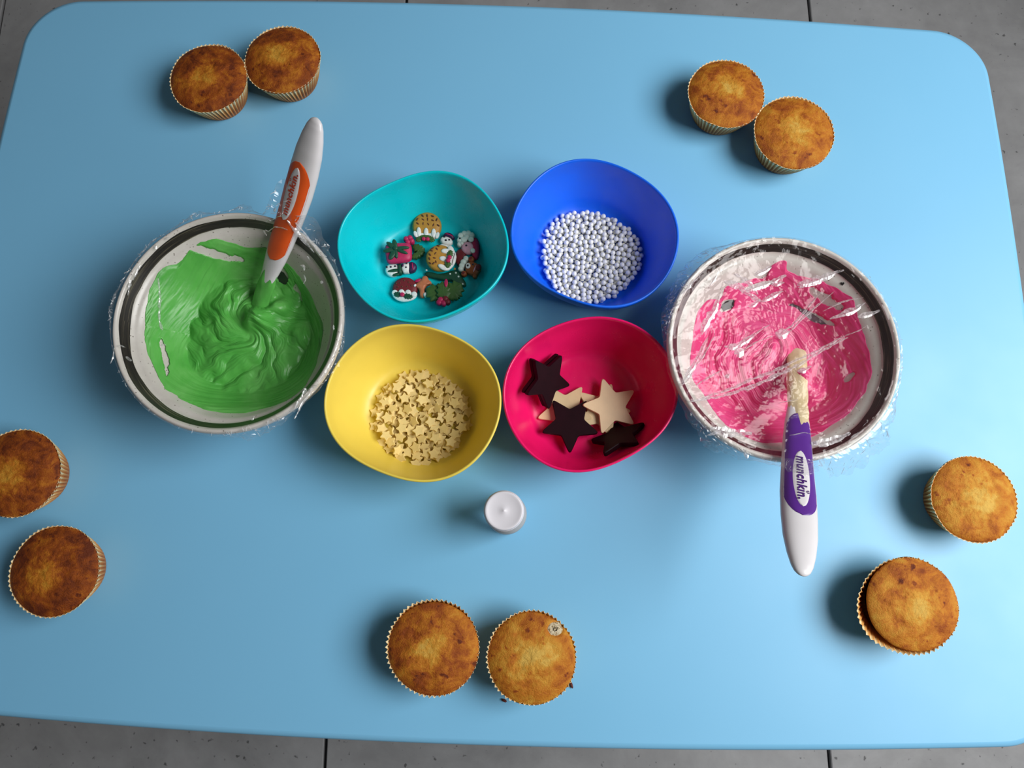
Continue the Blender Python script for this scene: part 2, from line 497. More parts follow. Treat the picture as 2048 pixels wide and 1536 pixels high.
# ------------------------------------------------------------------ plastic bowls
BOWL_RIM = 0.055
def four(co, th):
    r = co[0] * np.ones_like(th)
    for k in range(1, 5):
        r = r + co[2 * k - 1] * np.cos(k * th) + co[2 * k] * np.sin(k * th)
    return r
IN_PROF = [(0.0, .0034), (.30, .0034), (.55, .0035), (.635, .0040), (.69, .0062), (.74, .0105), (.79, .0165), (.84, .0235), (.885, .0310), (.925, .0390), (.950, .0460), (.963, .0520), (.970, .0543)]
OUT_PROF = [(.979, .0550), (.992, .0549), (1.0, .0540), (.998, .0515), (.985, .0465), (.955, .0385), (.915, .0300), (.868, .0215), (.815, .0135), (.765, .0075), (.71, .0025), (.665, .0005), (.62, 0.0), (0, 0.0)]
def plastic_bowl(c, co, mat, label):
    n = 128
    th = np.linspace(0, 2 * np.pi, n, endpoint=False)
    R = four(co, th); Rm = co[0]
    v, f, rings = [], [], []
    for fr, z in IN_PROF + OUT_PROF:
        if fr == 0:
            rings.append([len(v)]); v.append((0, 0, z)); continue
        k = sstep(0.45, 1.0, fr)
        rr = fr * (Rm + (R - Rm) * (0.45 + 0.55 * k))
        rings.append(list(range(len(v), len(v) + n)))
        v += [(rr[j] * math.cos(th[j]), rr[j] * math.sin(th[j]), z) for j in range(n)]
    for a, b in zip(rings, rings[1:]):
        for j in range(n):
            k = (j + 1) % n
            if len(a) == 1: f.append((a[0], b[j], b[k]))
            elif len(b) == 1: f.append((a[k], a[j], b[0]))
            else: f.append((a[k], a[j], b[j], b[k]))
    root = mk('bowl', v, f, mat, loc=(c[0], c[1], T))
    fix_normals(root)
    tag(root, label, 'bowl', 'small plastic bowls')
    return root
BW = dict(
    teal=((-0.0733, 0.2321), [0.0683, 0, 0, 0.00238, 0.0013, -0.0007, 0.00017, 0.00072, -0.00146]),
    blue=((0.0693, 0.2434), [0.06781, 0, 0, 0.0021, -0.00225, -0.00042, -0.00066, 0.0004, 0.00111]),
    yellow=((-0.0783, 0.1), [0.06658, 0, 0, 0.0036, -0.00202, -0.00041, -6e-05, 0.0002, 0.00104]),
    pink=((0.0617, 0.1076), [0.06587, 0, 0, 0.00371, 0.0032, 0.00068, 0.00048, 0.00026, -0.00072]))
plastic_bowl(*BW['teal'], M['teal'], 'teal plastic bowl holding the festive sugar decorations')
plastic_bowl(*BW['blue'], M['blue'], 'royal blue plastic bowl filled with white sugar pearls')
plastic_bowl(*BW['yellow'], M['yellow'], 'yellow plastic bowl filled with tiny cream star sprinkles')
plastic_bowl(*BW['pink'], M['pink'], 'hot pink plastic bowl with large chocolate stars inside')

# ------------------------------------------------------------------ stoneware bowls, frosting
SW_Z = 0.075
SW_R = 0.0905
def sw_inner_z(r):
    r = np.asarray(r, float)
    t = np.clip((r - 0.022) / (0.0855 - 0.022), 0, None)
    return 0.008 + 0.063 * t ** 1.55
def stoneware(c, label):
    root = empty('stoneware_bowl', (c[0], c[1], T))
    rs = np.linspace(0, 0.0785, 22)
    prof_in = [(float(r), float(sw_inner_z(r))) for r in rs]
    band_out = 0.0855
    outer = [(0.0895, 0.0742), (0.0905, 0.0720), (0.0903, 0.0690), (0.0885, 0.0640), (0.0845, 0.0540), (0.0780, 0.0420), (0.0690, 0.0290), (0.0580, 0.0170), (0.0500, 0.0100), (0.0480, 0.0050), (0.0475, 0.0), (0.0430, 0.0), (0.042, 0.002), (0, 0.002)]
    lip = [(band_out, float(sw_inner_z(band_out))), (0.0868, 0.0738), (0.0882, 0.0750)]
    lathe('body', prof_in + [(0.0785, float(sw_inner_z(0.0785)) )] + [(0.0815, float(sw_inner_z(0.0815)) - .0003), (0.0845, float(sw_inner_z(0.0845)) - .0003)] + lip + outer, M['glaze'], root, 128)
    # painted band, a thin layer of dark glaze over the inner edge
    rb = np.linspace(0.0813, 0.0857, 8)
    v = []
    n = 180
    for i, r in enumerate(rb):
        for j in range(n):
            th = 2 * math.pi * j / n
            w = 0.0
            if i == 0: w = 0.0006 * float(fbm(3 * math.cos(th) + 9, 3 * math.sin(th), 3) * 1.0)
            if i == len(rb) - 1: w = 0.0005 * float(fbm(3 * math.cos(th) + 2, 3 * math.sin(th) + 5, 5))
            rr = r + w
            z = float(sw_inner_z(rr)) if rr < 0.0855 else float(sw_inner_z(0.0855)) + (rr - 0.0855) * 2.05
            v.append((rr * math.cos(th), rr * math.sin(th), z + 0.0005))
    mk('painted_band', v, grid_faces(len(rb), n, True), M['band'], root)
    tag(root, label, 'bowl', 'speckled stoneware bowls')
    return root
CL = (-0.2225, 0.1616)
CR = (0.2113, 0.1400)
bl = stoneware(CL, 'speckled stoneware bowl with dark band holding green frosting')
br = stoneware(CR, 'speckled stoneware bowl with dark band holding pink frosting')

def wall_hit(px, py, c, extra=0.0):
    """where the sight line through (px, py) meets the inside of a stoneware bowl: polar angle and radius"""
    z = 0.03
    for _ in range(30):
        x, y = at(px, py, z)
        r = math.hypot(x - c[0], y - c[1])
        z = 0.6 * z + 0.4 * min(float(sw_inner_z(r)) + extra, 0.075)
    return x - c[0], y - c[1]

def paint_patch(name, pts_px, off, sc_, c, mat, parent):
    """flat painted motif following the inside of the bowl"""
    P = [wall_hit(off[0] + x / sc_, off[1] + y / sc_, c) for x, y in pts_px]
    cx = sum(p[0] for p in P) / len(P); cy = sum(p[1] for p in P) / len(P)
    v, f = [], []
    n = len(P)
    rings = 5
    for k in range(rings):
        s = 1 - k / rings
        for x, y in P:
            xx, yy = cx + (x - cx) * s, cy + (y - cy) * s
            v.append((xx, yy, float(sw_inner_z(math.hypot(xx, yy))) + 0.0006))
    v.append((cx, cy, float(sw_inner_z(math.hypot(cx, cy))) + 0.0006))
    f = grid_faces(rings, n, True)
    for j in range(n):
        f.append(((rings - 1) * n + j, (rings - 1) * n + (j + 1) % n, rings * n))
    return mk(name, v, f, mat, parent)

def smooth_closed(P, n=240, it=2):
    P = np.array(P, float)
    d = np.r_[0, np.cumsum(np.hypot(*np.diff(np.r_[P, P[:1]], axis=0).T))]
    t = np.linspace(0, d[-1], n, endpoint=False)
    Q = np.r_[P, P[:1]]
    out = np.c_[np.interp(t, d, Q[:, 0]), np.interp(t, d, Q[:, 1])]
    for _ in range(it):
        out = 0.5 * out + 0.25 * np.roll(out, 1, 0) + 0.25 * np.roll(out, -1, 0)
    return out

def frosting(name, c, outline_px, off, sc_, pool, swirl_fn, holes, mat, label, lump=None, nr=230, nt=680, rmax=0.0775):
    P = smooth_closed([wall_hit(off[0] + x / sc_, off[1] + y / sc_, c) for x, y in outline_px])
    ang = np.arctan2(P[:, 1], P[:, 0]); rad = np.hypot(P[:, 0], P[:, 1])
    # star-shaped outline as a function of the angle (largest radius wins)
    th = np.linspace(-np.pi, np.pi, nt, endpoint=False)
    o = np.argsort(ang); A = ang[o]; Rr = rad[o]
    Rb = np.interp(th, np.r_[A - 2 * np.pi, A, A + 2 * np.pi], np.r_[Rr, Rr, Rr])
    Rb = Rb + 0.0011 * fbm(6 * np.cos(th) + 3, 6 * np.sin(th), 31, 4)
    s = np.linspace(0.0, 1.0, nr)
    RR = (s[:, None] ** 0.9) * (Rb[None, :] + 0.001)
    TH = np.repeat(th[None, :], nr, 0)
    X = RR * np.cos(TH); Y = RR * np.sin(TH)
    zb = sw_inner_z(RR)
    # coat smeared on the wall
    edge = (Rb[None, :] - RR)
    streak = fbm(TH * 2.2 + 11, RR * 420 + 3 * np.sin(TH * 3), 41, 4)
    coat = 0.0018 * sstep(-0.0002, 0.004, edge) + 0.0009 * streak + 0.0004 * np.exp(-(edge / 0.0015) ** 2)
    coat = coat - 0.0016 * sstep(0.0008, -0.0006, edge)
    for (hx, hy, ha, hb, hr, amt) in holes:
        x0, y0 = wall_hit(off[0] + hx / sc_, off[1] + hy / sc_, c)
        k = 0.00043 / sc_
        dx, dy = X - x0, Y - y0
        ca_, sa_ = math.cos(hr), math.sin(hr)
        u = (dx * ca_ + dy * sa_) / (ha * k); w = (-dx * sa_ + dy * ca_) / (hb * k)
        q = np.sqrt(u * u + w * w) + 0.35 * fbm(X * 260, Y * 260, 51, 3)
        coat = coat - amt * (1 - sstep(0.75, 1.1, q))
    wallz = zb + coat * np.sqrt(1 + (RR > 0.03) * (np.gradient(sw_inner_z(s * 0.08), s * 0.08).max() * 0.2))
    poolz = pool + swirl_fn(X, Y)
    if lump is not None:
        poolz = poolz + lump(X, Y)
    k = 0.0016
    m = np.maximum(wallz, poolz)
    h = np.clip(1 - np.abs(wallz - poolz) / k, 0, 1)
    Z = m + h * h * k * 0.25
    Z = np.where(coat < 0, np.maximum(wallz, poolz), Z)
    v = np.c_[X.ravel(), Y.ravel(), Z.ravel()]
    f = grid_faces(nr, nt, True)
    o = mk(name, v, f, mat, loc=(c[0], c[1], T))
    tag(o, label, 'frosting', 'bowls of coloured frosting')
    return o

def pxl(c, px, py, z=0.03):
    x, y = at(px, py, z)
    return x - c[0], y - c[1]

def ridge(p):
    """rounded ridges with sharp creases, 0..1, period 1"""
    q = np.abs((p % 1.0) - 0.5) * 2
    return 1 - q ** 1.7

G_OFF, G_SC = (200, 380), 3.012
G_OUT = [(262, 850), (268, 700), (300, 600), (340, 500), (380, 455), (470, 440), (530, 362), (600, 308), (700, 285), (800, 320), (900, 350), (1000, 345), (1110, 430), (1180, 490), (1240, 580), (1275, 640), (1305, 720), (1350, 810), (1330, 950), (1300, 1060), (1230, 1190), (1130, 1270), (1000, 1315), (860, 1345), (740, 1345), (600, 1315), (480, 1265), (380, 1195), (330, 1095), (290, 1000), (266, 900)]
gx, gy = pxl(CL, 478, 655)
hx0, hy0 = pxl(CL, 530, 640, .04)
def green_swirl(X, Y):
    dx, dy = X - gx, Y - gy
    wx = dx + 0.011 * fbm(X * 34, Y * 34, 61, 2); wy = dy + 0.011 * fbm(X * 34 + 9, Y * 34, 63, 2)
    r = np.hypot(wx, wy) + 1e-5; t = np.arctan2(wy, wx)
    ph = t / (2 * np.pi) * 6 + 1.5 * np.log(r / 0.02 + 0.5) + 0.8 * fbm(X * 34, Y * 34, 65, 3)
    fall = sstep(0.002, 0.024, r)
    big = 0.0042 * ridge(ph * 0.5) * fall
    mid = 0.0020 * ridge(ph * 1.5 + 0.3 * noise(X * 90, Y * 90, 67)) * fall
    fine = 0.00050 * ridge(ph * 4.0 + 0.8 * noise(X * 60, Y * 60, 69)) * fall * (0.4 + 0.6 * sstep(-0.3, 0.4, noise(X * 45, Y * 45, 71)))
    vf = 0.00022 * ridge(ph * 9.5) * fall
    und = 0.0030 * fbm(X * 28 + 5, Y * 28, 73, 2)
    dish = -0.0040 * sstep(0.020, 0.048, np.hypot(X - gx, Y - gy)) + 0.004 * np.exp(-((X - gx) ** 2 + (Y - gy) ** 2) / 0.02 ** 2)
    return big + mid + fine + vf + und + dish
def green_lump(X, Y):
    z = 0
    for (px, py, a, s1) in ((520, 632, .0150, .0105), (556, 612, .0120, .0080), (527, 578, .014, .0065), (494, 645, .006, .005), (596, 668, .007, .009)):
        x0, y0 = pxl(CL, px, py, .04)
        d = np.hypot(X - x0, Y - y0)
        z = z + a * np.exp(-(d / s1) ** 2.6)
    return z + 0.0012 * fbm(X * 130, Y * 130, 75, 3) * np.exp(-((X - hx0) ** 2 + (Y - hy0) ** 2) / 0.022 ** 2)
frosting('frosting', CL, G_OUT, G_OFF, G_SC, 0.0280, green_swirl,
         [(690, 388, 150, 20, -0.10, .0032), (1195, 650, 24, 80, 0.2, .004), (395, 1010, 13, 110, 0.32, .0045), (1100, 520, 36, 42, 0.3, .004)],
         M['green_frost'], 'swirled green buttercream frosting smeared inside the stoneware bowl', green_lump)
paint_patch('painted_leaf', [(1050, 500), (1075, 480), (1110, 500), (1138, 545), (1135, 585), (1100, 575), (1060, 545)], G_OFF, G_SC, CL, M['leaf_paint'], bl)
paint_patch('painted_berry', [(1150, 745), (1165, 735), (1178, 750), (1176, 780), (1150, 782), (1140, 765)], G_OFF, G_SC, CL, M['red_paint'], bl)

P_OFF, P_SC = (1320, 460), 3.072
P_OUT = [(183, 780), (200, 650), (230, 500), (290, 420), (375, 425), (398, 345), (440, 330), (560, 300), (660, 290), (672, 225), (720, 195), (785, 188), (770, 250), (850, 272), (990, 310), (1100, 360), (1190, 420), (1212, 520), (1252, 620), (1292, 760), (1312, 880), (1262, 1000), (1172, 1120), (1082, 1190), (950, 1270), (800, 1302), (640, 1312), (520, 1272), (390, 1192), (330, 1112), (260, 1000), (205, 930), (186, 850)]
qx, qy = pxl(CR, 1560, 715)
def pink_swirl(X, Y):
    dx, dy = X - qx, Y - qy
    wx = dx + 0.013 * fbm(X * 26, Y * 26, 81, 2); wy = dy + 0.013 * fbm(X * 26 + 9, Y * 26, 83, 2)
    r = np.hypot(wx, wy) + 1e-5; t = np.arctan2(wy, wx)
    ph = -t / (2 * np.pi) * 4 + r / 0.0095 + 0.9 * fbm(X * 30, Y * 30, 85, 3)
    fall = sstep(0.0, 0.010, r)
    big = 0.0020 * ridge(ph * 0.5) * fall
    mid = 0.0007 * ridge(ph * 1.25 + 0.3 * noise(X * 60, Y * 60, 87)) * fall
    fine = 0.00030 * ridge(ph * 4.25 + 0.5 * noise(X * 60, Y * 60, 89)) * fall
    vf = 0.00014 * ridge(ph * 9.75) * fall
    und = 0.0026 * fbm(X * 26 + 5, Y * 26, 91, 2)
    dish = -0.003 * sstep(0.022, 0.05, np.hypot(dx, dy))
    return big + mid + fine + vf + und + dish
def pink_lump(X, Y):
    z = 0
    for (px, py, a, s1) in ((1600, 752, .019, .0095), (1635, 785, .008, .012), (1560, 700, .003, .010)):
        x0, y0 = pxl(CR, px, py, .04)
        z = z + a * np.exp(-(np.hypot(X - x0, Y - y0) / s1) ** 2.4)
    # the crack beside the spoon
    x0, y0 = pxl(CR, 1672, 770); x1, y1 = pxl(CR, 1640, 850)
    u = ((X - x0) * (x1 - x0) + (Y - y0) * (y1 - y0)) / ((x1 - x0) ** 2 + (y1 - y0) ** 2)
    d = np.abs((X - x0) * (y1 - y0) - (Y - y0) * (x1 - x0)) / math.hypot(x1 - x0, y1 - y0) + 0.0012 * fbm(X * 120, Y * 120, 95, 2)
    return z - 0.007 * np.exp(-(d / 0.0016) ** 2) * sstep(-0.2, 0.05, u) * sstep(1.2, 0.9, u)
frosting('frosting', CR, P_OUT, P_OFF, P_SC, 0.0285, pink_swirl,
         [(1005, 420, 125, 20, -0.68, .0045), (600, 345, 95, 14, 0.20, .003), (920, 530, 140, 19, -0.57, .0045), (410, 465, 50, 30, 0.45, .0045), (368, 592, 34, 20, 0.6, .0045), (1160, 905, 15, 38, -0.7, .003)],
         M['pink_frost'], 'raspberry pink buttercream frosting spread inside the stoneware bowl', pink_lump)
paint_patch('painted_stem', [(800, 450), (850, 458), (920, 505), (1000, 560), (1045, 605), (1030, 625), (985, 600), (900, 530), (840, 480), (795, 470)], P_OFF, P_SC, CR, M['grey_paint'], br)
paint_patch('painted_leaf', [(368, 470), (400, 440), (450, 425), (470, 440), (440, 480), (390, 500)], P_OFF, P_SC, CR, M['leaf_paint'], br)
paint_patch('painted_leaf', [(340, 600), (372, 570), (400, 562), (392, 600), (362, 622)], P_OFF, P_SC, CR, M['leaf_paint'], br)
# the little heart painted on the pink bowl's wall
hp = []
for i in range(24):
    t = 2 * math.pi * i / 24
    hp.append((1118 + 0.80 * 16 * math.sin(t) ** 3, 332 - 0.80 * (13 * math.cos(t) - 5 * math.cos(2 * t) - 2 * math.cos(3 * t) - math.cos(4 * t))))
paint_patch('painted_heart', hp, P_OFF, P_SC, CR, M['leaf_paint'], br)

# ------------------------------------------------------------------ spoons
HW = [(-.45, .0058), (-.1, .0060), (0, .0062), (.10, .0060), (.20, .0078), (.30, .0088), (.45, .0097), (.60, .0106), (.72, .0104), (.82, .0096), (.90, .0079), (.955, .0060), (.982, .0043), (.995, .0025), (1.0, .0006)]
class Spoon:
    def __init__(s, A, B, scale_w=1.0, s_off=0.0, roll=0.0):
        s.A = np.array(A); s.B = np.array(B); s.d = s.B - s.A; s.L = np.linalg.norm(s.d); s.t = s.d / s.L
        s.side = np.cross(s.t, (0, 0, 1)); s.side /= np.linalg.norm(s.side)   # to the right of the pointing direction
        s.up = np.cross(s.side, s.t)
        cr_, sr_ = math.cos(roll), math.sin(roll)
        s.side, s.up = s.side * cr_ + s.up * sr_, s.up * cr_ - s.side * sr_
        s.sw = scale_w
        s.map = lambda q: q if s_off == 0 else s_off + q * (1 - s_off)
    def half(s, q):
        k = s.map(q)
        return float(np.interp(k, [h[0] for h in HW], [h[1] for h in HW])) * s.sw
    def axis(s, q):
        sag = -0.004 * math.sin(math.pi * min(max(q, 0), 1))         # slight bow of the handle
        return s.A + s.d * q + s.up * sag
    def surf(s, q, l, off):
        a = s.half(q); b = a * 0.52
        u = max(-0.995, min(0.995, l / a))
        return s.axis(q) + s.side * l + s.up * (b * math.sqrt(1 - abs(u) ** 2.3) + off)
    def build_handle(s, root, o):
        n, m = 28, 90
        v = []
        q0 = -0.30
        for i in range(m):
            q = q0 + (1 - q0) * (1 - (1 - i / (m - 1)) ** 1.35)
            a = s.half(q); b = a * 0.52; c = s.axis(q)
            for j in range(n):
                t = 2 * math.pi * j / n
                cx = math.copysign(abs(math.cos(t)) ** 0.9, math.cos(t)); cy = math.copysign(abs(math.sin(t)) ** 0.9, math.sin(t))
                v.append(c + s.side * a * cx + s.up * b * cy - o)
        f = grid_faces(m, n, True); f.append(tuple(range((m - 1) * n, m * n))); f.append(tuple(reversed(range(n))))
        return fix_normals(mk('handle', v, f, M['white_plastic'], root))
    def patch(s, name, root, o, q0, q1, wfn, off, mat, m=60, n=15):
        v = []
        for i in range(m):
            x = i / (m - 1); q = q0 + (q1 - q0) * x
            w = wfn(x, q)
            for j in range(n):
                u = -1 + 2 * j / (n - 1)
                lift = off * (1 - 0.7 * abs(u) ** 6)
                v.append(s.surf(q, u * w, lift) - o)
        return mk(name, v, grid_faces(m, n), mat, root)

def text_mesh(body, size):
    cu = bpy.data.curves.new('t', 'FONT'); cu.body = body; cu.size = size; cu.offset = size * 0.034; cu.resolution_u = 6
    cu.space_character = 1.08
    ob = bpy.data.objects.new('t', cu); COL.objects.link(ob)
    dg = bpy.context.evaluated_depsgraph_get(); dg.update()
    me = bpy.data.meshes.new_from_object(ob.evaluated_get(dg))
    vs = np.array([v.co[:] for v in me.vertices]); fs = [tuple(p.vertices) for p in me.polygons]
    bpy.data.objects.remove(ob); bpy.data.curves.remove(cu); bpy.data.meshes.remove(me)
    return vs, fs

def spoon(name, A, B, grip_mat, print_mat, label, s_off, grip=(.165, .735), oval=(.392, .692), word=(.428, .662), roll=0.0, wide=1.2):
    S = Spoon(A, B, wide, s_off, roll)
    o = np.array([A[0], A[1], A[2]])
    root = empty(name, (A[0], A[1], T + A[2]))
    # with an s offset the design coordinates run along the whole handle
    inv = (lambda k: k) if s_off == 0 else (lambda k: (k - s_off) / (1 - s_off))
    S.build_handle(root, o)
    g0, g1 = inv(grip[0]), inv(grip[1])
    def gw(x, q):
        e = min(1.0, (max(0.0, 1 - ((x - 0.14) / 0.14) ** 2) ** 0.5 if x < .14 else 1.0), (max(0.0, 1 - ((x - 0.80) / 0.20) ** 2) ** 0.5 if x > .80 else 1.0))
        return S.half(q) * 0.93 * e + 1e-5
    S.patch('grip', root, o, g0, g1, gw, 0.0006, grip_mat)
    o0, o1 = inv(oval[0]), inv(oval[1])
    S.patch('badge', root, o, o0, o1, lambda x, q: 0.0069 * max(0.0, 1 - (2 * x - 1) ** 2) ** 0.5 + 1e-5, 0.0010, M['white_plastic'], 40, 9)
    # lettering, one mesh per character
    w0, w1 = inv(word[0]), inv(word[1])
    span = (w1 - w0) * S.L
    word_s = 'munchk\u0131n.'
    vs, fs = text_mesh(word_s, 1.0)
    x0, x1 = vs[:, 0].min(), vs[:, 0].max(); k = span / (x1 - x0)
    prop = {}
    def place(P, kind):
        out = []
        for x, y in P:
            q = w0 + (x - x0) * k / S.L
            out.append(S.surf(q, -(y - 0.34) * k, 0.0014) - o)
        return out
    # split the word into its letters by connected islands
    parent = list(range(len(vs)))
    def find(i):
        while parent[i] != i:
            parent[i] = parent[parent[i]]; i = parent[i]
        return i
    for fc in fs:
        for b in fc[1:]:
            parent[find(fc[0])] = find(b)
    isl = {}
    for fi, fc in enumerate(fs):
        isl.setdefault(find(fc[0]), []).append(fc)
    for r_, fl_ in sorted(isl.items(), key=lambda kv: min(vs[i, 0] for fc in kv[1] for i in fc)):
        ids = sorted({i for fc in fl_ for i in fc}); mp = {i: n_ for n_, i in enumerate(ids)}
        mk('letter', place(vs[ids][:, :2], 'l'), [tuple(mp[i] for i in fc) for fc in fl_], print_mat, root, smooth=False)
    # small outlined heart over the i
    ix = x0 + (x1 - x0) * 0.795
    hv = []
    for sc_ in (1.0, 0.52):
        for i in range(28):
            t = 2 * math.pi * i / 28
            hv.append((ix + sc_ * 0.0095 * 16 * math.sin(t) ** 3, 0.76 + sc_ * 0.0095 * (13 * math.cos(t) - 5 * math.cos(2 * t) - 2 * math.cos(3 * t) - math.cos(4 * t))))
    mk('heart', place(hv, 'h'), grid_faces(2, 28, True), print_mat, root, smooth=False)
    # the scoop, buried in the frosting
    v = []
    n, m = 20, 12
    e = S.axis(-0.42)
    for i in range(m):
        p = -1 + 2 * i / (m - 1)
        w = 0.0135 * max(0.0, 1 - p * p) ** 0.5 + 1e-4
        for j in range(n):
            t = 2 * math.pi * j / n
            v.append(e + S.t * p * 0.021 + S.side * w * math.cos(t) + S.up * (0.0030 * math.sin(t) * (w / 0.0135) - 0.0) - o)
    f = grid_faces(m, n, True); f.append(tuple(range(n))); f.append(tuple(range((m - 1) * n, m * n)))
    fix_normals(mk('scoop', v, f, M['white_plastic'], root))
    tag(root, label, 'spoon', 'spoons standing in frosting')
    return S, root, o

SPL_A = (*at(539, 548, .052), .052); SPR_A = (*at(1595, 780, .050), .050)
def line_end(A, mid, zmid, yend):
    B = np.array([*at(*mid, zmid), zmid]); A = np.array(A)
    lo_, hi_ = .5, 6.0
    for _ in range(60):
        m = (lo_ + hi_) / 2; p = A + m * (B - A)
        w = p - np.array([0, 0, H])
        d = w[1] * math.sin(TILT) - w[2] * math.cos(TILT)
        y = 768 - F * (w[1] * math.cos(TILT) + w[2] * math.sin(TILT)) / d
        if (y < yend) == (B[1] < A[1]): lo_ = m
        else: hi_ = m
    return A + lo_ * (B - A)
SPL_B = line_end(SPL_A, (573, 437), .085, 236)
SPR_B = line_end(SPR_A, (1598.5, 908), .085, 1152)
SL, rl, ol = spoon('spoon', SPL_A, SPL_B, M['orange'], M['orange_print'], 'white handled spoon with orange grip standing in the green frosting', 0.10, grip=(.20, .765), oval=(.44, .735), word=(.475, .705), roll=0.17, wide=1.27)
SR, rr_, or_ = spoon('spoon', SPR_A, SPR_B, M['purple'], M['purple_print'], 'white handled spoon with purple grip standing in the pink frosting', 0.0, roll=-0.06)

def smear(S, root, o, q0, q1, mat, name, seed, side0=-1.0, side1=1.0, thick=0.0012):
    m, n = 46, 26
    v = []
    for i in range(m):
        x = i / (m - 1); q = q0 + (q1 - q0) * x
        a = S.half(q); b = a * 0.52
        for j in range(n):
            t = math.pi * (-0.25 + 1.5 * j / (n - 1))
            ragged = 0.35 * float(fbm(j * 0.35, 2.0, seed, 3))
            e = float(sstep(1.0, 0.72, x - ragged * 0.6 - 0.25 * math.cos(t) * 0))
            e2 = math.sin(math.pi * j / (n - 1)) ** 0.25
            th = thick * (0.9 + 0.9 * float(fbm(x * 5, j * 0.28, seed + 2, 3))) * e * e2 - 0.0006 * (1 - e * e2)
            v.append(S.axis(q) + S.side * (a + th) * math.cos(t) + S.up * (b + th) * math.sin(t) - o)
    return mk(name, v, grid_faces(m, n), mat, root)
smear(SR, rr_, or_, -0.30, 0.25, M['cream_frost'], 'frosting_smear', 101, thick=0.0014)
smear(SL, rl, ol, -0.34, 0.035, M['green_frost'], 'frosting_smear', 103, thick=0.0010)

# ------------------------------------------------------------------ cling film
def cling(c, S, ext_fn, crumple_fn, label, seed):
    root = empty('cling_film', (c[0], c[1], T))
    rim = 0.0895; zr = SW_Z + 0.0010
    A, Bv = S.A[:2] - np.array(c), S.B[:2] - np.array(c)
    dirv = (Bv - A) / np.linalg.norm(Bv - A)
    def tent(x, y, z):
        px, py = x - A[0], y - A[1]
        al = px * dirv[0] + py * dirv[1]; dd = abs(px * dirv[1] - py * dirv[0])
        q = al / np.linalg.norm(Bv - A)
        if q < 0.12: return z
        a = S.half(min(q, 1.0)); p = S.axis(q)
        top = p[2] + a * 0.52 + 0.0018 + 0.0006 * float(noise(x * 400, y * 400, seed))
        if dd > a: top = top - (dd - a) * 0.9 - (dd - a) ** 2 * 20
        else: top = top - (dd / a) ** 2 * a * 0.35
        return max(z, top)
    # stretched sheet
    nt, nr = 240, 70
    v = []
    for i in range(nr):
        s = (i / (nr - 1)) ** 0.8
        for j in range(nt):
            th = 2 * math.pi * j / nt
            r = s * rim
            x, y = r * math.cos(th), r * math.sin(th)
            cr = crumple_fn(x, y)
            jx = (random.random() - .5) * 0.0009 * cr; jy = (random.random() - .5) * 0.0009 * cr
            z = zr - 0.0062 * (1 - s * s) + 0.00028 * float(fbm(x * 45, y * 45, seed, 3))
            z += 0.00005 * s ** 3 * math.sin(th * 23 + 5 * float(noise(x * 30, y * 30, seed + 1)))
            z += cr * 0.0009 * (random.random() - .5)
            if i > 0: z = tent(x, y, z)
            v.append((x + jx, y + jy, z))
    sheet = mk('sheet', v, grid_faces(nr, nt, True), M['film'], root, smooth=True)
    # loose gathered edge outside the rim, sharp crinkles
    nt, nr = 300, 13
    v = []
    for i in range(nr):
        s = i / (nr - 1)
        for j in range(nt):
            th = 2 * math.pi * j / nt
            ext, drop = ext_fn(th)
            ext = ext * (1 + 0.35 * float(noise(math.cos(th) * 14, math.sin(th) * 14, seed + 5)) * s)
            r = rim + 0.0002 + ext * s ** 0.8
            jam = min(1, ext / 0.006) * s ** 0.5 * 0.0015
            z = zr - drop * s ** 1.5 + jam * random.uniform(-1, 1) * 1.0
            x, y = r * math.cos(th), r * math.sin(th)
            x += random.uniform(-1, 1) * jam * .6; y += random.uniform(-1, 1) * jam * .6
            z = tent(x, y, z)
            v.append((x, y, z))
    mk('gathered_edge', v, grid_faces(nr, nt, True), M['skirt'], root, smooth=False)
    # hair-thin bright creases in the gathers
    cv, cf = [], []
    k = 0
    while k < 150:
        th = random.uniform(0, 2 * math.pi); ext, drop = ext_fn(th)
        if random.random() > ext / 0.012: continue
        k += 1
        s0 = random.uniform(0, .8); r = rim + ext * s0; ang_ = th + random.gauss(0, .7); ln = random.uniform(.0015, .006) * min(1.0, .4 + ext / .015)
        x, y = r * math.cos(th), r * math.sin(th); w = random.uniform(.00010, .00030)
        dx, dy = math.cos(ang_), math.sin(ang_)
        z = tent(x, y, zr - drop * s0 ** 1.5) + 0.0016
        b = len(cv)
        for q, ww in ((-.5, .2), (-.1, 1), (.2, .8), (.5, .15)):
            wob = random.uniform(-1, 1) * .0003
            for sg, hz in ((-1, -.0003), (0, .0002), (1, -.0003)):
                cv.append((x + dx * ln * q - dy * (w * ww * sg + wob), y + dy * ln * q + dx * (w * ww * sg + wob), z + hz - drop * .2 * q))
        for q in range(3):
            for e in range(2): cf.append((b + q * 3 + e, b + q * 3 + e + 1, b + q * 3 + e + 4, b + q * 3 + e + 3))
    cz = mk('creases', cv, cf, M['crease'], root, smooth=False)
    cz['kind'] = 'stuff'
    tag(root, label, 'cling film', 'cling film over the bowls')
    return root, tent, zr

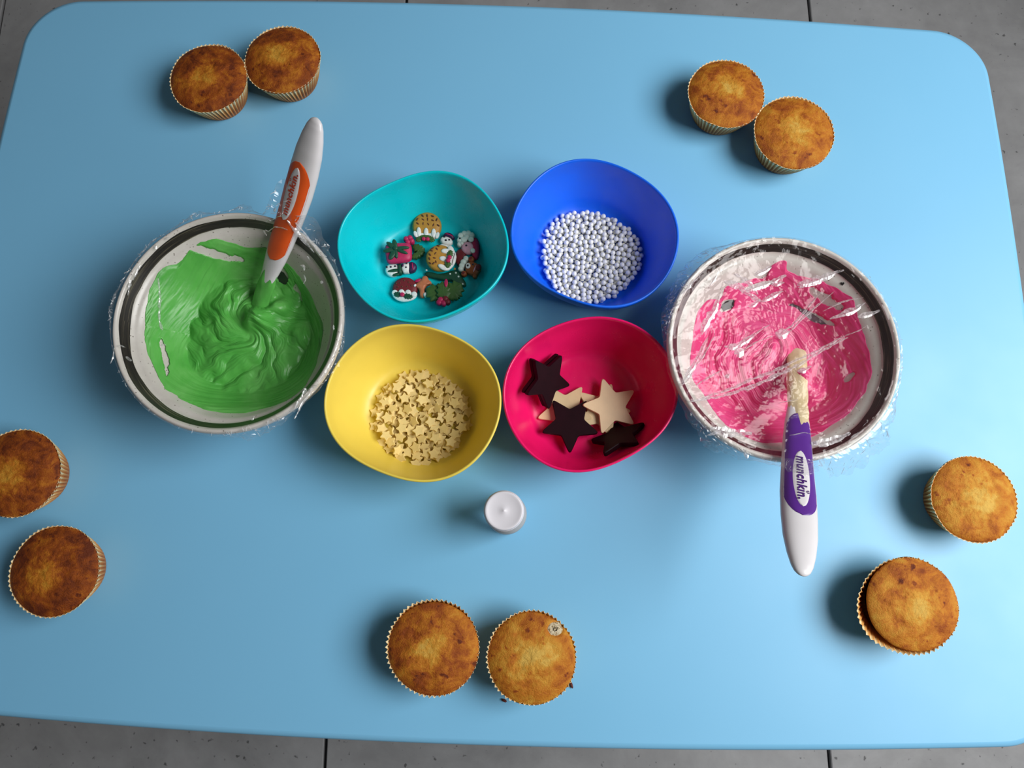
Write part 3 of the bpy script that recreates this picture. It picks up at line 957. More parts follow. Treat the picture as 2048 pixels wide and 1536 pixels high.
def fold(root, c, pts, w, tent, zr, seed, h=0.0010):
    """a pleat where the film doubles up: two thin sloping faces along a line"""
    P = [np.array(pxl(c, px, py, zr)) for px, py in pts]
    d = [0]
    for a, b in zip(P, P[1:]): d.append(d[-1] + np.linalg.norm(b - a))
    m = max(10, int(d[-1] / 0.0011))
    v = []
    for i in range(m):
        u = i / (m - 1); t = u * d[-1]
        x = np.interp(t, d, [p[0] for p in P]); y = np.interp(t, d, [p[1] for p in P])
        t2 = min(t + 1e-4, d[-1]); t1 = t2 - 1e-4
        dv = np.array([np.interp(t2, d, [p[0] for p in P]) - np.interp(t1, d, [p[0] for p in P]), np.interp(t2, d, [p[1] for p in P]) - np.interp(t1, d, [p[1] for p in P])])
        dv /= np.linalg.norm(dv) + 1e-12
        nv = np.array([-dv[1], dv[0]])
        ww = w * (0.25 + 0.75 * math.sin(math.pi * min(1, max(0, u)) ** 0.8)) * (1 + 0.5 * float(noise(t * 300, seed * 3.1, seed))) * 0.00043
        wob = 0.0005 * float(noise(t * 220, seed * 1.7, seed + 3))
        s = math.hypot(x, y) / 0.0895
        z0 = zr - 0.0062 * (1 - s * s)
        z0 = tent(x, y, z0)
        for k, (o, hh) in enumerate(((-.5, .0003), (-.12, h), (.12, h * .55), (.5, .0003))):
            v.append((x + nv[0] * (o * ww + wob), y + nv[1] * (o * ww + wob), z0 + hh + 0.00018 * random.random()))
    return mk('fold', v, grid_faces(m, 4), M['fold'], root, smooth=False)

def bump_ang(th, c, w):
    d = (th - c + math.pi) % (2 * math.pi) - math.pi
    return math.exp(-(d / w) ** 2)
D = math.radians
def ext_l(th):
    e = 0.0018 + 0.0075 * bump_ang(th, D(112), .13) + 0.006 * bump_ang(th, D(88), .12) + 0.0058 * bump_ang(th, D(172), .22) + 0.004 * bump_ang(th, D(140), .2) + 0.0085 * bump_ang(th, D(48), .28) + 0.005 * bump_ang(th, D(-72), .25) + 0.003 * bump_ang(th, D(-20), .2) + 0.016 * bump_ang(th, D(66), .10)
    return e, 0.006 + e * 0.3
def crum_l(x, y):
    th = math.atan2(y, x); r = math.hypot(x, y) / 0.0895
    return 0.05 + 0.8 * float(sstep(.86, .98, r)) * (bump_ang(th, D(150), .5) + bump_ang(th, D(40), .4) + bump_ang(th, D(-50), .25))
fl_root, tent_l, zr_l = cling(CL, SL, ext_l, crum_l, 'clear cling film stretched over the bowl of green frosting', 201)
def ext_r(th):
    e = 0.0018 + 0.010 * bump_ang(th, D(132), .30) + 0.005 * bump_ang(th, D(160), .2) + 0.019 * bump_ang(th, D(-62), .26) + 0.016 * bump_ang(th, D(-38), .22) + 0.010 * bump_ang(th, D(-95), .22) + 0.006 * bump_ang(th, D(-128), .3) + 0.003 * bump_ang(th, D(0), .3)
    return e, 0.008 + e * 0.9
cx1, cy1 = pxl(CR, 1515, 585, .075); cx2, cy2 = pxl(CR, 1425, 660, .075)
def crum_r(x, y):
    r = math.hypot(x, y) / 0.0895
    return 0.05 + 1.3 * math.exp(-((x - cx1) ** 2 / .026 ** 2 + (y - cy1) ** 2 / .012 ** 2)) + 1.3 * math.exp(-((x - cx2) ** 2 / .009 ** 2 + (y - cy2) ** 2 / .024 ** 2)) + 0.5 * float(sstep(.9, .98, r))
fr_root, tent_r, zr_r = cling(CR, SR, ext_r, crum_r, 'clear cling film stretched over the bowl of pink frosting', 211)
RF = [
    ([(1376, 803), (1440, 785), (1500, 760), (1560, 735), (1620, 708), (1690, 672), (1735, 652)], 5),
    ([(1380, 804), (1450, 790), (1510, 770), (1565, 745), (1600, 728), (1650, 698), (1700, 672)], 7),
    ([(1362, 772), (1385, 735), (1405, 700), (1418, 672)], 9), ([(1372, 765), (1400, 720), (1420, 690), (1432, 665)], 5),
    ([(1404, 668), (1415, 640), (1432, 618), (1440, 590)], 15),
    ([(1598, 567), (1630, 560), (1660, 548), (1688, 539)], 13), ([(1600, 572), (1640, 562), (1672, 548)], 7),
    ([(1664, 635), (1690, 625), (1715, 616), (1732, 604)], 11), ([(1718, 632), (1740, 628), (1760, 620)], 9),
    ([(1562, 668), (1600, 638), (1650, 576)], 4), ([(1578, 664), (1620, 625), (1672, 580)], 4), ([(1650, 619), (1690, 600), (1728, 594)], 3),
    ([(1556, 662), (1568, 664), (1584, 660)], 20), ([(1452, 690), (1470, 690), (1484, 684)], 10), ([(1476, 690), (1484, 704), (1481, 712)], 15),
    ([(1470, 698), (1505, 670), (1545, 645)], 8), ([(1485, 700), (1520, 680), (1550, 668)], 4),
    ([(1420, 857), (1445, 864), (1475, 866), (1505, 866)], 15), ([(1413, 870), (1425, 868), (1440, 862)], 5),
    ([(1617, 889), (1650, 886), (1680, 876), (1702, 866)], 14),
    ([(1488, 905), (1492, 912), (1494, 918)], 8), ([(1450, 560), (1480, 570), (1510, 590), (1530, 600)], 12),
    ([(1470, 545), (1500, 562), (1520, 585)], 9), ([(1495, 580), (1520, 570), (1550, 560), (1575, 548)], 12), ([(1530, 600), (1545, 590), (1570, 578)], 9),
    ([(1512, 548), (1528, 540), (1545, 532)], 12), ([(1500, 610), (1512, 606), (1525, 596)], 8), ([(1540, 560), (1556, 566), (1572, 562)], 8),
    ([(1393, 770), (1420, 752), (1445, 738)], 5), ([(1363, 588), (1380, 570), (1400, 552)], 7), ([(1435, 548), (1428, 560), (1420, 572)], 5),
    ([(1560, 805), (1600, 797)], 2), ([(1575, 872), (1600, 866), (1640, 868)], 2),
    ([(1600, 740), (1612, 738), (1628, 730)], 9), ([(1455, 755), (1462, 745)], 8), ([(1342, 622), (1352, 612), (1362, 605)], 4),
]
for i, (p, w) in enumerate(RF):
    fold(fr_root, CR, p, w, tent_r, zr_r, 301 + i)
LF = [
    ([(313, 555), (315, 590), (314, 625), (316, 655)], 5), ([(316, 640), (318, 655), (320, 658)], 6), ([(316, 688), (322, 686), (328, 688)], 4),
    ([(252, 712), (256, 718), (262, 722)], 8), ([(234, 692), (240, 690), (250, 694)], 3), ([(223, 728), (226, 712), (229, 696)], 3),
    ([(605, 565), (609, 558), (606, 548)], 4), ([(600, 528), (607, 530), (606, 540)], 5), ([(640, 562), (646, 564)], 5), ([(612, 512), (620, 520)], 4),
    ([(585, 455), (605, 478), (628, 505)], 7), ([(600, 458), (620, 482), (642, 512)], 5),
    ([(640, 770), (624, 776), (610, 790)], 5), ([(606, 785), (598, 800), (590, 818)], 4), ([(626, 780), (606, 805), (590, 838)], 4), ([(612, 776), (604, 790)], 8),
    ([(535, 448), (560, 445), (585, 448)], 2), ([(530, 462), (555, 460), (582, 468)], 3), ([(527, 460), (532, 470)], 5), ([(556, 435), (562, 430)], 5),
    ([(280, 530), (272, 545), (266, 560)], 5), ([(262, 560), (258, 575), (254, 590)], 6), ([(250, 548), (262, 538)], 3), ([(308, 498), (314, 492)], 5), ([(330, 478), (338, 474)], 4),
    ([(502, 840), (508, 832)], 5), ([(666, 650), (668, 660)], 4), ([(634, 634), (640, 640)], 0.1),
]
for i, (p, w) in enumerate(LF[:-1]):
    fold(fl_root, CL, p, w, tent_l, zr_l, 401 + i)

# ------------------------------------------------------------------ cupcakes
LIP = 0.0295
def cupcake(px, py, r_px_r, bias, pale, label, seed, teeth=0.45, open_side=None, dent=None, shift=(0.0, 0.0)):
    rs = np.random.default_rng(seed)
    x, y = at(px, py, LIP)
    root = empty('cupcake', (x, y, T))
    Rt = r_px_r
    # pleated paper case, doubled wall so that the paper has thickness
    NP = 58; n = NP * 6
    v = []
    lip_j = rs.uniform(-0.0007, 0.0007, NP)
    flare = []
    prof = [(0.0, 0.0004), (0.62, 0.0004), (0.70, 0.0007), (0.72, 0.0020), (0.80, 0.0105), (0.88, 0.0190), (0.955, 0.0260), (1.0, LIP)]
    def wall(prof_, sgn):
        for fr, z in prof_:
            k = max(0, (z - 0.001) / LIP)
            for j in range(n):
                th = 2 * math.pi * j / n
                amp = 0.0010 * min(1.0, k * 6) * (1.0 - (1.0 - teeth) * k ** 3)
                pl = (abs(((j / 6) % 1.0) - 0.5) * 4 - 1)
                wob = 0.0006 * k * float(noise(2.3 * math.cos(th) + seed, 2.3 * math.sin(th), seed % 50))
                r = Rt * fr + amp * pl + wob + sgn * 0.00018
                zz = z
                if z >= LIP - 1e-6:
                    zz = z + (lip_j[(j // 6) % NP] + 0.0007 * pl) * teeth
                if open_side is not None:
                    o = bump_ang(th, open_side, 0.75) * k ** 1.5
                    r += 0.0062 * o; zz -= 0.002 * o
                v.append((r * math.cos(th), r * math.sin(th), zz))
    wall(prof[1:], 1.0)
    wall(list(reversed(prof[1:])), -1.0)
    f = grid_faces(2 * (len(prof) - 1), n, True)
    f.append(tuple(reversed(range(n))))
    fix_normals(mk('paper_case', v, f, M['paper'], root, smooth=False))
    # sponge
    nt, nr = 120, 44
    v = [(0, 0, 0)]; 
    cx, cy = shift
    if open_side is not None:
        cx, cy = -0.0018 * math.cos(open_side), -0.0018 * math.sin(open_side)
    Rs = Rt - 0.0006 * teeth + 0.0001
    rows = []
    for i in range(1, nr + 1):
        s = i / nr
        for j in range(nt):
            th = 2 * math.pi * j / nt
            r = s * (Rs + 0.0007 * float(noise(1.7 * math.cos(th) + seed * 3, 1.7 * math.sin(th), 7)))
            X, Y = r * math.cos(th), r * math.sin(th)
            z = LIP - 0.0008 + 0.0072 * (1 - s ** 2.3) ** 0.75 if s < 1 else LIP - 0.0010
            z += (0.0010 * float(fbm(X * 80 + seed, Y * 80, seed % 40, 3)) + 0.00022 * float(noise(X * 600, Y * 600, 3))) * (1 - s ** 8)
            if dent is not None:
                d = math.hypot((X - dent[0]) / 0.0062, (Y - dent[1]) / 0.0054)
                z -= 0.0022 * float(sstep(1.15, 0.75, d))
            v.append((X + cx, Y + cy, z))
    # skirt down into the case
    for fr, z in ((0.915, 0.0245), (0.78, 0.012), (0.68, 0.0030)):
        for j in range(nt):
            th = 2 * math.pi * j / nt
            v.append((Rs * fr * math.cos(th) + cx, Rs * fr * math.sin(th) + cy, z))
    v[0] = (cx, cy, LIP - 0.0008 + 0.0072 + 0.0011 * float(fbm(seed, 0, seed % 40, 3)))
    f = [(0, 1 + j, 1 + (j + 1) % nt) for j in range(nt)]
    f += [tuple(1 + q for q in fc) for fc in grid_faces(nr + 3, nt, True)]
    f.append(tuple(reversed(range(1 + (nr + 2) * nt, 1 + (nr + 3) * nt))))
    sp = fix_normals(mk('sponge', v, f, M['sponge'], root))
    sp.color = (bias, pale[0], pale[1], 1)
    if dent is not None:
        vv = [(0, 0, 0)]
        zc = LIP + 0.0010
        for k in range(1, 5):
            for j in range(20):
                th = 2 * math.pi * j / 20
                q = k / 4 * (1 + 0.30 * float(noise(2.2 * math.cos(th), 2.2 * math.sin(th), 9)))
                X = dent[0] + 0.0064 * q * math.cos(th); Y = dent[1] + 0.0056 * q * math.sin(th)
                s = math.hypot(X, Y) / Rs
                zs = LIP - 0.0008 + 0.0072 * max(0.0, 1 - s ** 2.3) ** 0.75
                vv.append((X + shift[0], Y + shift[1], zs - 0.0006 + 0.0001 * random.random() - (0.0009 if k == 4 else 0)))
        s = math.hypot(*dent) / Rs
        vv[0] = (dent[0] + shift[0], dent[1] + shift[1], LIP - 0.0008 + 0.0072 * max(0.0, 1 - s ** 2.3) ** 0.75 - 0.00055)
        ff = [(0, 1 + j, 1 + (j + 1) % 20) for j in range(20)] + [tuple(1 + q for q in fc) for fc in grid_faces(4, 20, True)]
        cr = mk('exposed_crumb', vv, ff, M['crumb'], root)
        cr['label'] = 'pale patch of bare crumb'
    tag(root, label, 'cupcake', 'plain cupcakes in pleated paper cases')
    return root
RC = 0.0350
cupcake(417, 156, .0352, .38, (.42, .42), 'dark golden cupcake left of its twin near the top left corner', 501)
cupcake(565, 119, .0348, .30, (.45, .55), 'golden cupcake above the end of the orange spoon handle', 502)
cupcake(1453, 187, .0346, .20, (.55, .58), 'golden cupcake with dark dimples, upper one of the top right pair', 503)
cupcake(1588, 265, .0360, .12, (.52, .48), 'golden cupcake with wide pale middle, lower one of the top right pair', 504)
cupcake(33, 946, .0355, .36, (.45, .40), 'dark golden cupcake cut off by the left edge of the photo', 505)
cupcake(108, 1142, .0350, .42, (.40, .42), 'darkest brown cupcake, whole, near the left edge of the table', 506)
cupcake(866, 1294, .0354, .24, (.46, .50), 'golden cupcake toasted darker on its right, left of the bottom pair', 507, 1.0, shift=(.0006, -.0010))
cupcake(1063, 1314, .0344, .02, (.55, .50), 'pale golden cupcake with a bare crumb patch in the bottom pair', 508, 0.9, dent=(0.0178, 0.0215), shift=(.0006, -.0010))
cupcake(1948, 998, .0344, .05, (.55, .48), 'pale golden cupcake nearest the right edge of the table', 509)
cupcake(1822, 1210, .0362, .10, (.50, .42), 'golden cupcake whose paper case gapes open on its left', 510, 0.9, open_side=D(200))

def crumb(px, py, s, seed, label):
    x, y = at(px, py, 0.002)
    rs = np.random.default_rng(seed)
    v = []
    n, m = 8, 5
    for i in range(m):
        p = math.pi * (i + .5) / m
        for j in range(n):
            t = 2 * math.pi * j / n
            k = rs.uniform(.7, 1.25)
            v.append((1.5 * s * k * math.sin(p) * math.cos(t), 0.75 * s * k * math.sin(p) * math.sin(t), s * .8 - s * .8 * math.cos(p)))
    f = grid_faces(m, n, True); f.append(tuple(reversed(range(n)))); f.append(tuple(range((m - 1) * n, m * n)))
    o = fix_normals(mk('crumb', v, f, M['burnt'], loc=(x, y, T), smooth=False)); o.rotation_euler = (0, 0, rs.uniform(0, 3))
    tag(o, label, 'crumb', 'burnt crumbs on the table')
crumb(1143, 1371, 0.0017, 1, 'dark burnt crumb right of the cupcake with bare patch')
crumb(1009, 1402, 0.0015, 2, 'dark burnt crumb below the cupcake with bare patch')

# ------------------------------------------------------------------ bottle
bx, by = at(1013, 1028, 0.02)
bot = empty('bottle', (bx, by, T))
lathe('body', [(0, 0), (.0145, 0), (.0160, .0012), (.0164, .003), (.0164, .026), (.0158, .029), (.0130, .0318), (.0112, .033), (.0112, .036), (0, .036)], M['bottle'], bot, 64)
capo = lathe('cap', [(.0118, .0335), (.0150, .0335), (.0154, .0340), (.0150, .0535), (.0146, .0548), (.0138, .0552), (.0126, .0546), (.0060, .0545), (.0012, .0545), (.0007, .0549), (0, .0550)], M['cap'], bot, 64)
capo.location = (-.0018, .0018, 0)
for k in range(3):
    lathe('ridge', [(.0152, .036 + k * .0055), (.0157, .0364 + k * .0055), (.0157, .0371 + k * .0055), (.0152, .0376 + k * .0055)], M['cap'], capo, 64)
tag(bot, 'small clear bottle with white screw cap below the pink bowl', 'bottle')

# ------------------------------------------------------------------ sugar pearls
def sphere_mesh(name, r, nu=8, nv=14):
    v = [(0, 0, -r)]
    for i in range(1, nu):
        p = math.pi * i / nu - math.pi / 2
        v += [(r * math.cos(p) * math.cos(2 * math.pi * j / nv), r * math.cos(p) * math.sin(2 * math.pi * j / nv), r * math.sin(p)) for j in range(nv)]
    v.append((0, 0, r))
    f = [(0, 1 + (j + 1) % nv, 1 + j) for j in range(nv)]
    f += [tuple(1 + q for q in fc) for fc in grid_faces(nu - 1, nv, True)]
    b = 1 + (nu - 2) * nv
    f += [(b + j, b + (j + 1) % nv, len(v) - 1) for j in range(nv)]
    return v, f
PR = 0.00228
pc = np.array(at(1180, 512, .010))
PRAD = 0.0440
sv, sf = sphere_mesh('pearl', PR)
pts = []
rs = np.random.default_rng(77)
floor_z = 0.0036
def bowl_floor(name, x, y):
    c, co = BW[name]
    d = math.hypot(x - c[0], y - c[1]); th = math.atan2(y - c[1], x - c[0])
    R = co[0] + (float(four(co, np.array([th]))[0]) - co[0]) * 0.5
    return float(np.interp(d / R, [p[0] for p in IN_PROF], [p[1] for p in IN_PROF]))
# bottom layer, hexagonal with jitter
low = []
st = PR * 2.06
for i in range(-14, 15):
    for j in range(-14, 15):
        x = (i + 0.5 * (j % 2)) * st; y = j * st * 0.87
        if math.hypot(x, y) < PRAD - PR * .6:
            X, Y = pc[0] + x + rs.uniform(-1, 1) * 2e-4, pc[1] + y + rs.uniform(-1, 1) * 2e-4
            low.append((X, Y, bowl_floor('blue', X, Y) + PR))
top = []
tries = 0
while len(top) < 300 and tries < 60000:
    tries += 1
    a_ = rs.uniform(0, 2 * math.pi); q = PRAD * math.sqrt(rs.uniform(0, 1)) * 1.0
    edge_w = 1 + 0.06 * math.sin(3 * a_ + 1) 
    x, y = pc[0] + q * edge_w * math.cos(a_), pc[1] + q * edge_w * math.sin(a_)
    near = False
    md = 2 * PR * (0.99 if tries < 20000 else 0.93 if tries < 40000 else 0.88)
    for p in top:
        if (p[0] - x) ** 2 + (p[1] - y) ** 2 < md * md:
            near = True; break
    if near: continue
    # rest on the three nearest pearls below
    z = bowl_floor('blue', x, y) + PR
    for l in low:
        d2 = (l[0] - x) ** 2 + (l[1] - y) ** 2
        if d2 < (2 * PR) ** 2:
            z = max(z, l[2] + math.sqrt((2 * PR) ** 2 - d2) * 0.97)
    top.append((x, y, z))
# what is not held apart from the upper pearls stays in the bed below
pme = bpy.data.meshes.new('pearl'); pme.from_pydata(sv, [], sf); pme.materials.append(M['pearl'])
pme.polygons.foreach_set('use_smooth', [True] * len(pme.polygons)); pme.update()
for p in top:
    o = bpy.data.objects.new('sugar_pearl', pme); o.location = (p[0], p[1], T + p[2] - PR); o.delta_location = (0, 0, PR)
    link(o)
    tag(o, 'tiny white sugar pearl in the heap filling the blue bowl', 'sugar pearl', 'white sugar pearls in the blue bowl')
lv, lf = [], []
lsv, lsf = sphere_mesh('p', PR, 6, 10)
for p in low:
    b = len(lv)
    lv += [(x + p[0], y + p[1], z + p[2] + T) for x, y, z in lsv]
    lf += [tuple(q + b for q in fc) for fc in lsf]
bed = mk('sugar_pearls', lv, lf, M['pearl'])
bed['kind'] = 'stuff'
tag(bed, 'lower layer of white sugar pearls under the heap in the blue bowl', 'sugar pearls', 'white sugar pearls in the blue bowl')

# ------------------------------------------------------------------ stars
def star_pts(R, ratio, rot=0.0, rnd=3):
    """five-pointed outline with blunt tips"""
    out = []
    base = []
    for k in range(10):
        a_ = rot + math.pi * k / 5
        r = R if k % 2 == 0 else R * ratio
        base.append((r * math.cos(a_), r * math.sin(a_)))
    for k in range(10):
        p = np.array(base[k]); a_ = np.array(base[k - 1]); b_ = np.array(base[(k + 1) % 10])
        cut = (0.27 if rnd > 3 else 0.17) if k % 2 == 0 else 0.10
        p0 = p + (a_ - p) * cut; p1 = p + (b_ - p) * cut
        for i in range(rnd):
            t = i / (rnd - 1)
            q = (1 - t) ** 2 * p0 + 2 * t * (1 - t) * p + t * t * p1
            out.append((float(q[0]), float(q[1])))
    return out
def prism(pts, h, bev, flat=True):
    """outline extruded from z=0 to h with a bevelled top and bottom; centre-inset rings"""
    n = len(pts); P = np.array(pts); R = np.hypot(P[:, 0], P[:, 1]).max()
    def ring(s, z): return [(x * s, y * s, z) for x, y in pts]
    k = 1 - bev / R
    v = ring(k, 0) + ring(1, bev) + ring(1, h - bev) + ring(k, h)
    v.append((0, 0, 0)); v.append((0, 0, h))
    f = grid_faces(4, n, True)
    f += [(4 * n, (j + 1) % n, j) for j in range(n)]
    f += [(4 * n + 1, 3 * n + j, 3 * n + (j + 1) % n) for j in range(n)]
    return v, f
def star_mesh(name, R, ratio, h, bev, mat, rnd=3):
    v, f = prism(star_pts(R, ratio, 0, rnd), h, bev)
    me = bpy.data.meshes.new(name); me.from_pydata(v, [], f); me.materials.append(mat); me.update()
    return me
# cream star sprinkles
sme = star_mesh('star_sprinkle', 0.0056, 0.56, 0.0017, 0.0003, M['sprinkle'], 2)
scn = np.array(at(842, 834, .010)); SRAD = 0.0418
rs = np.random.default_rng(91)
placed = []
def add_star(x, y, z, tilt):
    o = bpy.data.objects.new('star_sprinkle', sme)
    o.location = (x, y, T + z)
    az = rs.uniform(0, 2 * math.pi)
    o.rotation_euler = Matrix.Rotation(az, 3, 'Z').to_4x4().to_euler()
    q = Matrix.Rotation(az, 4, 'Z') @ Matrix.Rotation(tilt, 4, 'X') @ Matrix.Rotation(rs.uniform(0, 2 * math.pi), 4, 'Z')
    o.rotation_euler = q.to_euler()
    link(o)
    tag(o, 'tiny cream sugar star in the heap filling the yellow bowl', 'sprinkle', 'cream star sprinkles in the yellow bowl')
for layer, (cnt, md, z0, tl) in enumerate(((75, .0083, 0.0002, .10), (80, .0080, 0.0024, .26), (85, .0078, 0.0050, .34), (18, .0120, 0.0074, .34))):
    got = []; tries = 0
    while len(got) < cnt and tries < 9000:
        tries += 1
        a_ = rs.uniform(0, 2 * math.pi); q = (SRAD - .001 - 0.0022 * layer) * math.sqrt(rs.uniform(0, 1))
        x, y = scn[0] + q * math.cos(a_), scn[1] + q * math.sin(a_)
        if any((g[0] - x) ** 2 + (g[1] - y) ** 2 < md * md for g in got): continue
        got.append((x, y))
        tilt = rs.normal(0, tl)
        z = bowl_floor('yellow', x, y) + z0 + 0.0028 * abs(math.sin(tilt)) * (1 if layer == 0 else .4)
        add_star(x, y, z, tilt)

# big chocolate stars in the pink bowl
S5 = 4.519
def P5(x, y, z): return at(1000 + x / S5, 620 + y / S5, z)
R5 = 0.0266
dme = star_mesh('dark_star', R5, 0.47, 0.0042, 0.0007, M['chocolate'], 5)
wme = star_mesh('cream_star', R5, 0.47, 0.0036, 0.0006, M['white_choc'], 5)
def big_star(me, cpx, z, rotdeg, label, name, tilt=(0, 0), basis=None):
    o = bpy.data.objects.new(name, me)
    x, y = P5(*cpx, z + .003)
    if basis is None:
        m = Matrix.Rotation(tilt[0], 4, 'X') @ Matrix.Rotation(tilt[1], 4, 'Y') @ Matrix.Rotation(math.radians(rotdeg), 4, 'Z')
    else:
        m = basis
    o.rotation_euler = m.to_euler(); o.location = (x, y, T + z)
    link(o); tag(o, label, 'chocolate star', 'large chocolate stars in the pink bowl')
    return o
big_star(wme, (590, 900), .0042, 53, 'cream star lying flat under the middle dark star', 'chocolate_star', (0.0, -.05))
big_star(wme, (925, 905), .0044, 70, 'cream star mostly hidden beneath another cream star', 'chocolate_star', (0.0, .03))
big_star(wme, (1000, 868), .0098, 106, 'cream star fully visible, uppermost of the cream stars', 'chocolate_star', (0.06, .10))
big_star(dme, (632, 1030), .0105, 53, 'dark chocolate star lying across a cream star at the front', 'chocolate_star', (-.05, .0))
def basis_from(U, Vh, cosT, sgn, a_off):
    e1 = Vector((U[0][0], U[1][0], 0)); e2 = Vector((U[0][1] * cosT, U[1][1] * cosT, sgn * math.sqrt(1 - cosT ** 2)))
    def vec(v): return e1 * (Vh[0][0] * v[0] + Vh[0][1] * v[1]) + e2 * (Vh[1][0] * v[0] + Vh[1][1] * v[1])
    X = vec((math.cos(a_off), math.sin(a_off))); Y = vec((-math.sin(a_off), math.cos(a_off))); Z = X.cross(Y)
    return Matrix(((X.x, Y.x, Z.x, 0), (X.y, Y.y, Z.y, 0), (X.z, Y.z, Z.z, 0), (0, 0, 0, 1)))
U3 = [[-0.89345862, -0.44914551], [-0.44914551, 0.89345862]]; V3 = [[-0.95240779, -0.30482684], [-0.30482684, 0.95240779]]
big_star(dme, (1085, 1165), .0185, 0, 'dark chocolate star tipped up against the front right of the pink bowl', 'chocolate_star', basis=basis_from(U3, V3, .55, -1, math.radians(18)))
U1 = [[-0.50135678, -0.86524065], [-0.86524065, 0.50135678]]; V1 = [[-0.66418255, -0.74757042], [-0.74757042, 0.66418255]]
b1 = basis_from(U1, V1, .72, 1, math.radians(18) + .6)
big_star(dme, (386, 612), .0182, 0, 'dark chocolate star underneath its pair on the left wall of the pink bowl', 'chocolate_star', basis=b1)
nb = Vector((b1[0][2], b1[1][2], b1[2][2]))
o = big_star(dme, (400, 624), .0202, 0, 'dark chocolate star on top of its pair at the pink bowl\'s left wall', 'chocolate_star', basis=b1)
o.location = Vector(o.location) + nb * 0.0026

# ------------------------------------------------------------------ festive sugar decorations in the teal bowl
K2 = 6.68
KM = 0.000425 / K2
def puff_mesh(name, pts, h, mat, parent, z0=0.0, dome=1.0):
    """rounded sugar shape: outline with soft shoulders, pts in metres about any centre"""
    P = np.array(pts, float); c = P.mean(0); n = len(P)
    v = []
    for s, zf in ((.94, 0.0), (1.0, .18), (1.0, .45), (.95, .72), (.84, .90), (.55, 1.0), (.25, 1.03)):
        for x, y in P:
            v.append((c[0] + (x - c[0]) * s, c[1] + (y - c[1]) * s, z0 + h * zf))
    v.append((c[0], c[1], z0 + h * 1.035)); v.append((c[0], c[1], z0))
    f = grid_faces(7, n, True)
    f += [(7 * n, 6 * n + j, 6 * n + (j + 1) % n) for j in range(n)]
    f += [(7 * n + 1, (j + 1) % n, j) for j in range(n)]
    return fix_normals(mk(name, v, f, mat, parent))
class Deco:
    def __init__(s, name, c, z, label, tilt=(0, 0)):
        s.c = c
        x, y = at(740 + c[0] / K2, 400 + c[1] / K2, z + .003)
        s.root = empty(name, (x, y, T + z), (tilt[0], tilt[1], 0))
        tag(s.root, label, 'sugar decoration', 'festive sugar decorations in the teal bowl')
    def u(s, x, y): return ((x - s.c[0]) * KM, -(y - s.c[1]) * KM)
    def ell(s, name, x, y, rx, ry, mat, z0, h, rot=0.0, n=22, lobes=None):
        p = []
        for i in range(n):
            t = 2 * math.pi * i / n
            k = 1.0 if lobes is None else 1 + lobes[1] * math.cos(lobes[0] * t)
            a_, b_ = rx * k * math.cos(t), ry * k * math.sin(t)
            p.append(s.u(x + a_ * math.cos(rot) - b_ * math.sin(rot), y + a_ * math.sin(rot) + b_ * math.cos(rot)))
        return puff_mesh(name, p, h, M[mat], s.root, z0)
    def poly(s, name, pts, mat, z0, h, it=2):
        P = smooth_closed([s.u(x, y) for x, y in pts], 44, it)
        return puff_mesh(name, P, h, M[mat], s.root, z0)
    def cap(s, name, x0, y0, x1, y1, r, mat, z0, h):
        L = math.hypot(x1 - x0, y1 - y0) / 2 + r
        return s.ell(name, (x0 + x1) / 2, (y0 + y1) / 2, L, r, mat, z0, h, math.atan2(y1 - y0, x1 - x0), 14)
    def leaf(s, x0, y0, x1, y1, w, mat, z0, h):
        """spiky holly leaf with a vein"""
        dx, dy = x1 - x0, y1 - y0; L = math.hypot(dx, dy); ax, ay = dx / L, dy / L
        pts = []
        prof = [(0, .1), (.10, .5), (.2, .62), (.34, 1.0), (.42, .72), (.60, 1.0), (.68, .62), (.84, .74), (.88, .40), (1.0, .02)]
        for t, k in prof: pts.append((x0 + dx * t - ay * w * k, y0 + dy * t + ax * w * k))
        for t, k in reversed(prof[:-1]): pts.append((x0 + dx * t + ay * w * k, y0 + dy * t - ax * w * k))
        o = puff_mesh('leaf', smooth_closed([s.u(*p) for p in pts], 80, 0), h, M[mat], s.root, z0)
        s.cap('vein', x0 + dx * .12, y0 + dy * .12, x0 + dx * .88, y0 + dy * .88, 7, mat, z0 + h * .86, .0005)
        return o
MM = 0.001
# lowest pieces first
d = Deco('snowman_decoration', (1010, 560), .0040, 'snowman sugar decoration with a dark hat behind the speckled golden pudding', (0.0, 0.05))
d.ell('body', 985, 660, 85, 80, 's_white', 0, 4 * MM); d.ell('head', 1020, 550, 92, 66, 's_white', .5 * MM, 5 * MM, .35)
d.poly('hat', [(965, 480), (990, 435), (1040, 425), (1100, 445), (1140, 500), (1120, 530), (1040, 500)], 's_purple', 1 * MM, 5.2 * MM)
d.cap('hat_band', 1010, 450, 1110, 490, 9, 's_magenta', 5.9 * MM, .5 * MM)
for x, y in ((990, 500), (1060, 545)): d.ell('eye', x, y, 15, 13, 's_black', 5.3 * MM, .7 * MM, 0, 10)
d.ell('nose', 1013, 552, 17, 15, 's_black', 5.4 * MM, .8 * MM, 0, 10)

d = Deco('holly_decoration', (600, 640), .0040, 'olive green holly leaf with crimson berries beside the gift decoration')
d.leaf(560, 600, 745, 700, 70, 's_leaf', 0, 4 * MM); d.leaf(545, 790, 735, 700, 55, 's_leaf', .5 * MM, 4 * MM)
for x, y in ((480, 525), (530, 510), (505, 570), (555, 555)): d.ell('berry', x, y, 42, 40, 's_magenta', 2 * MM, 6 * MM, 0, 14)

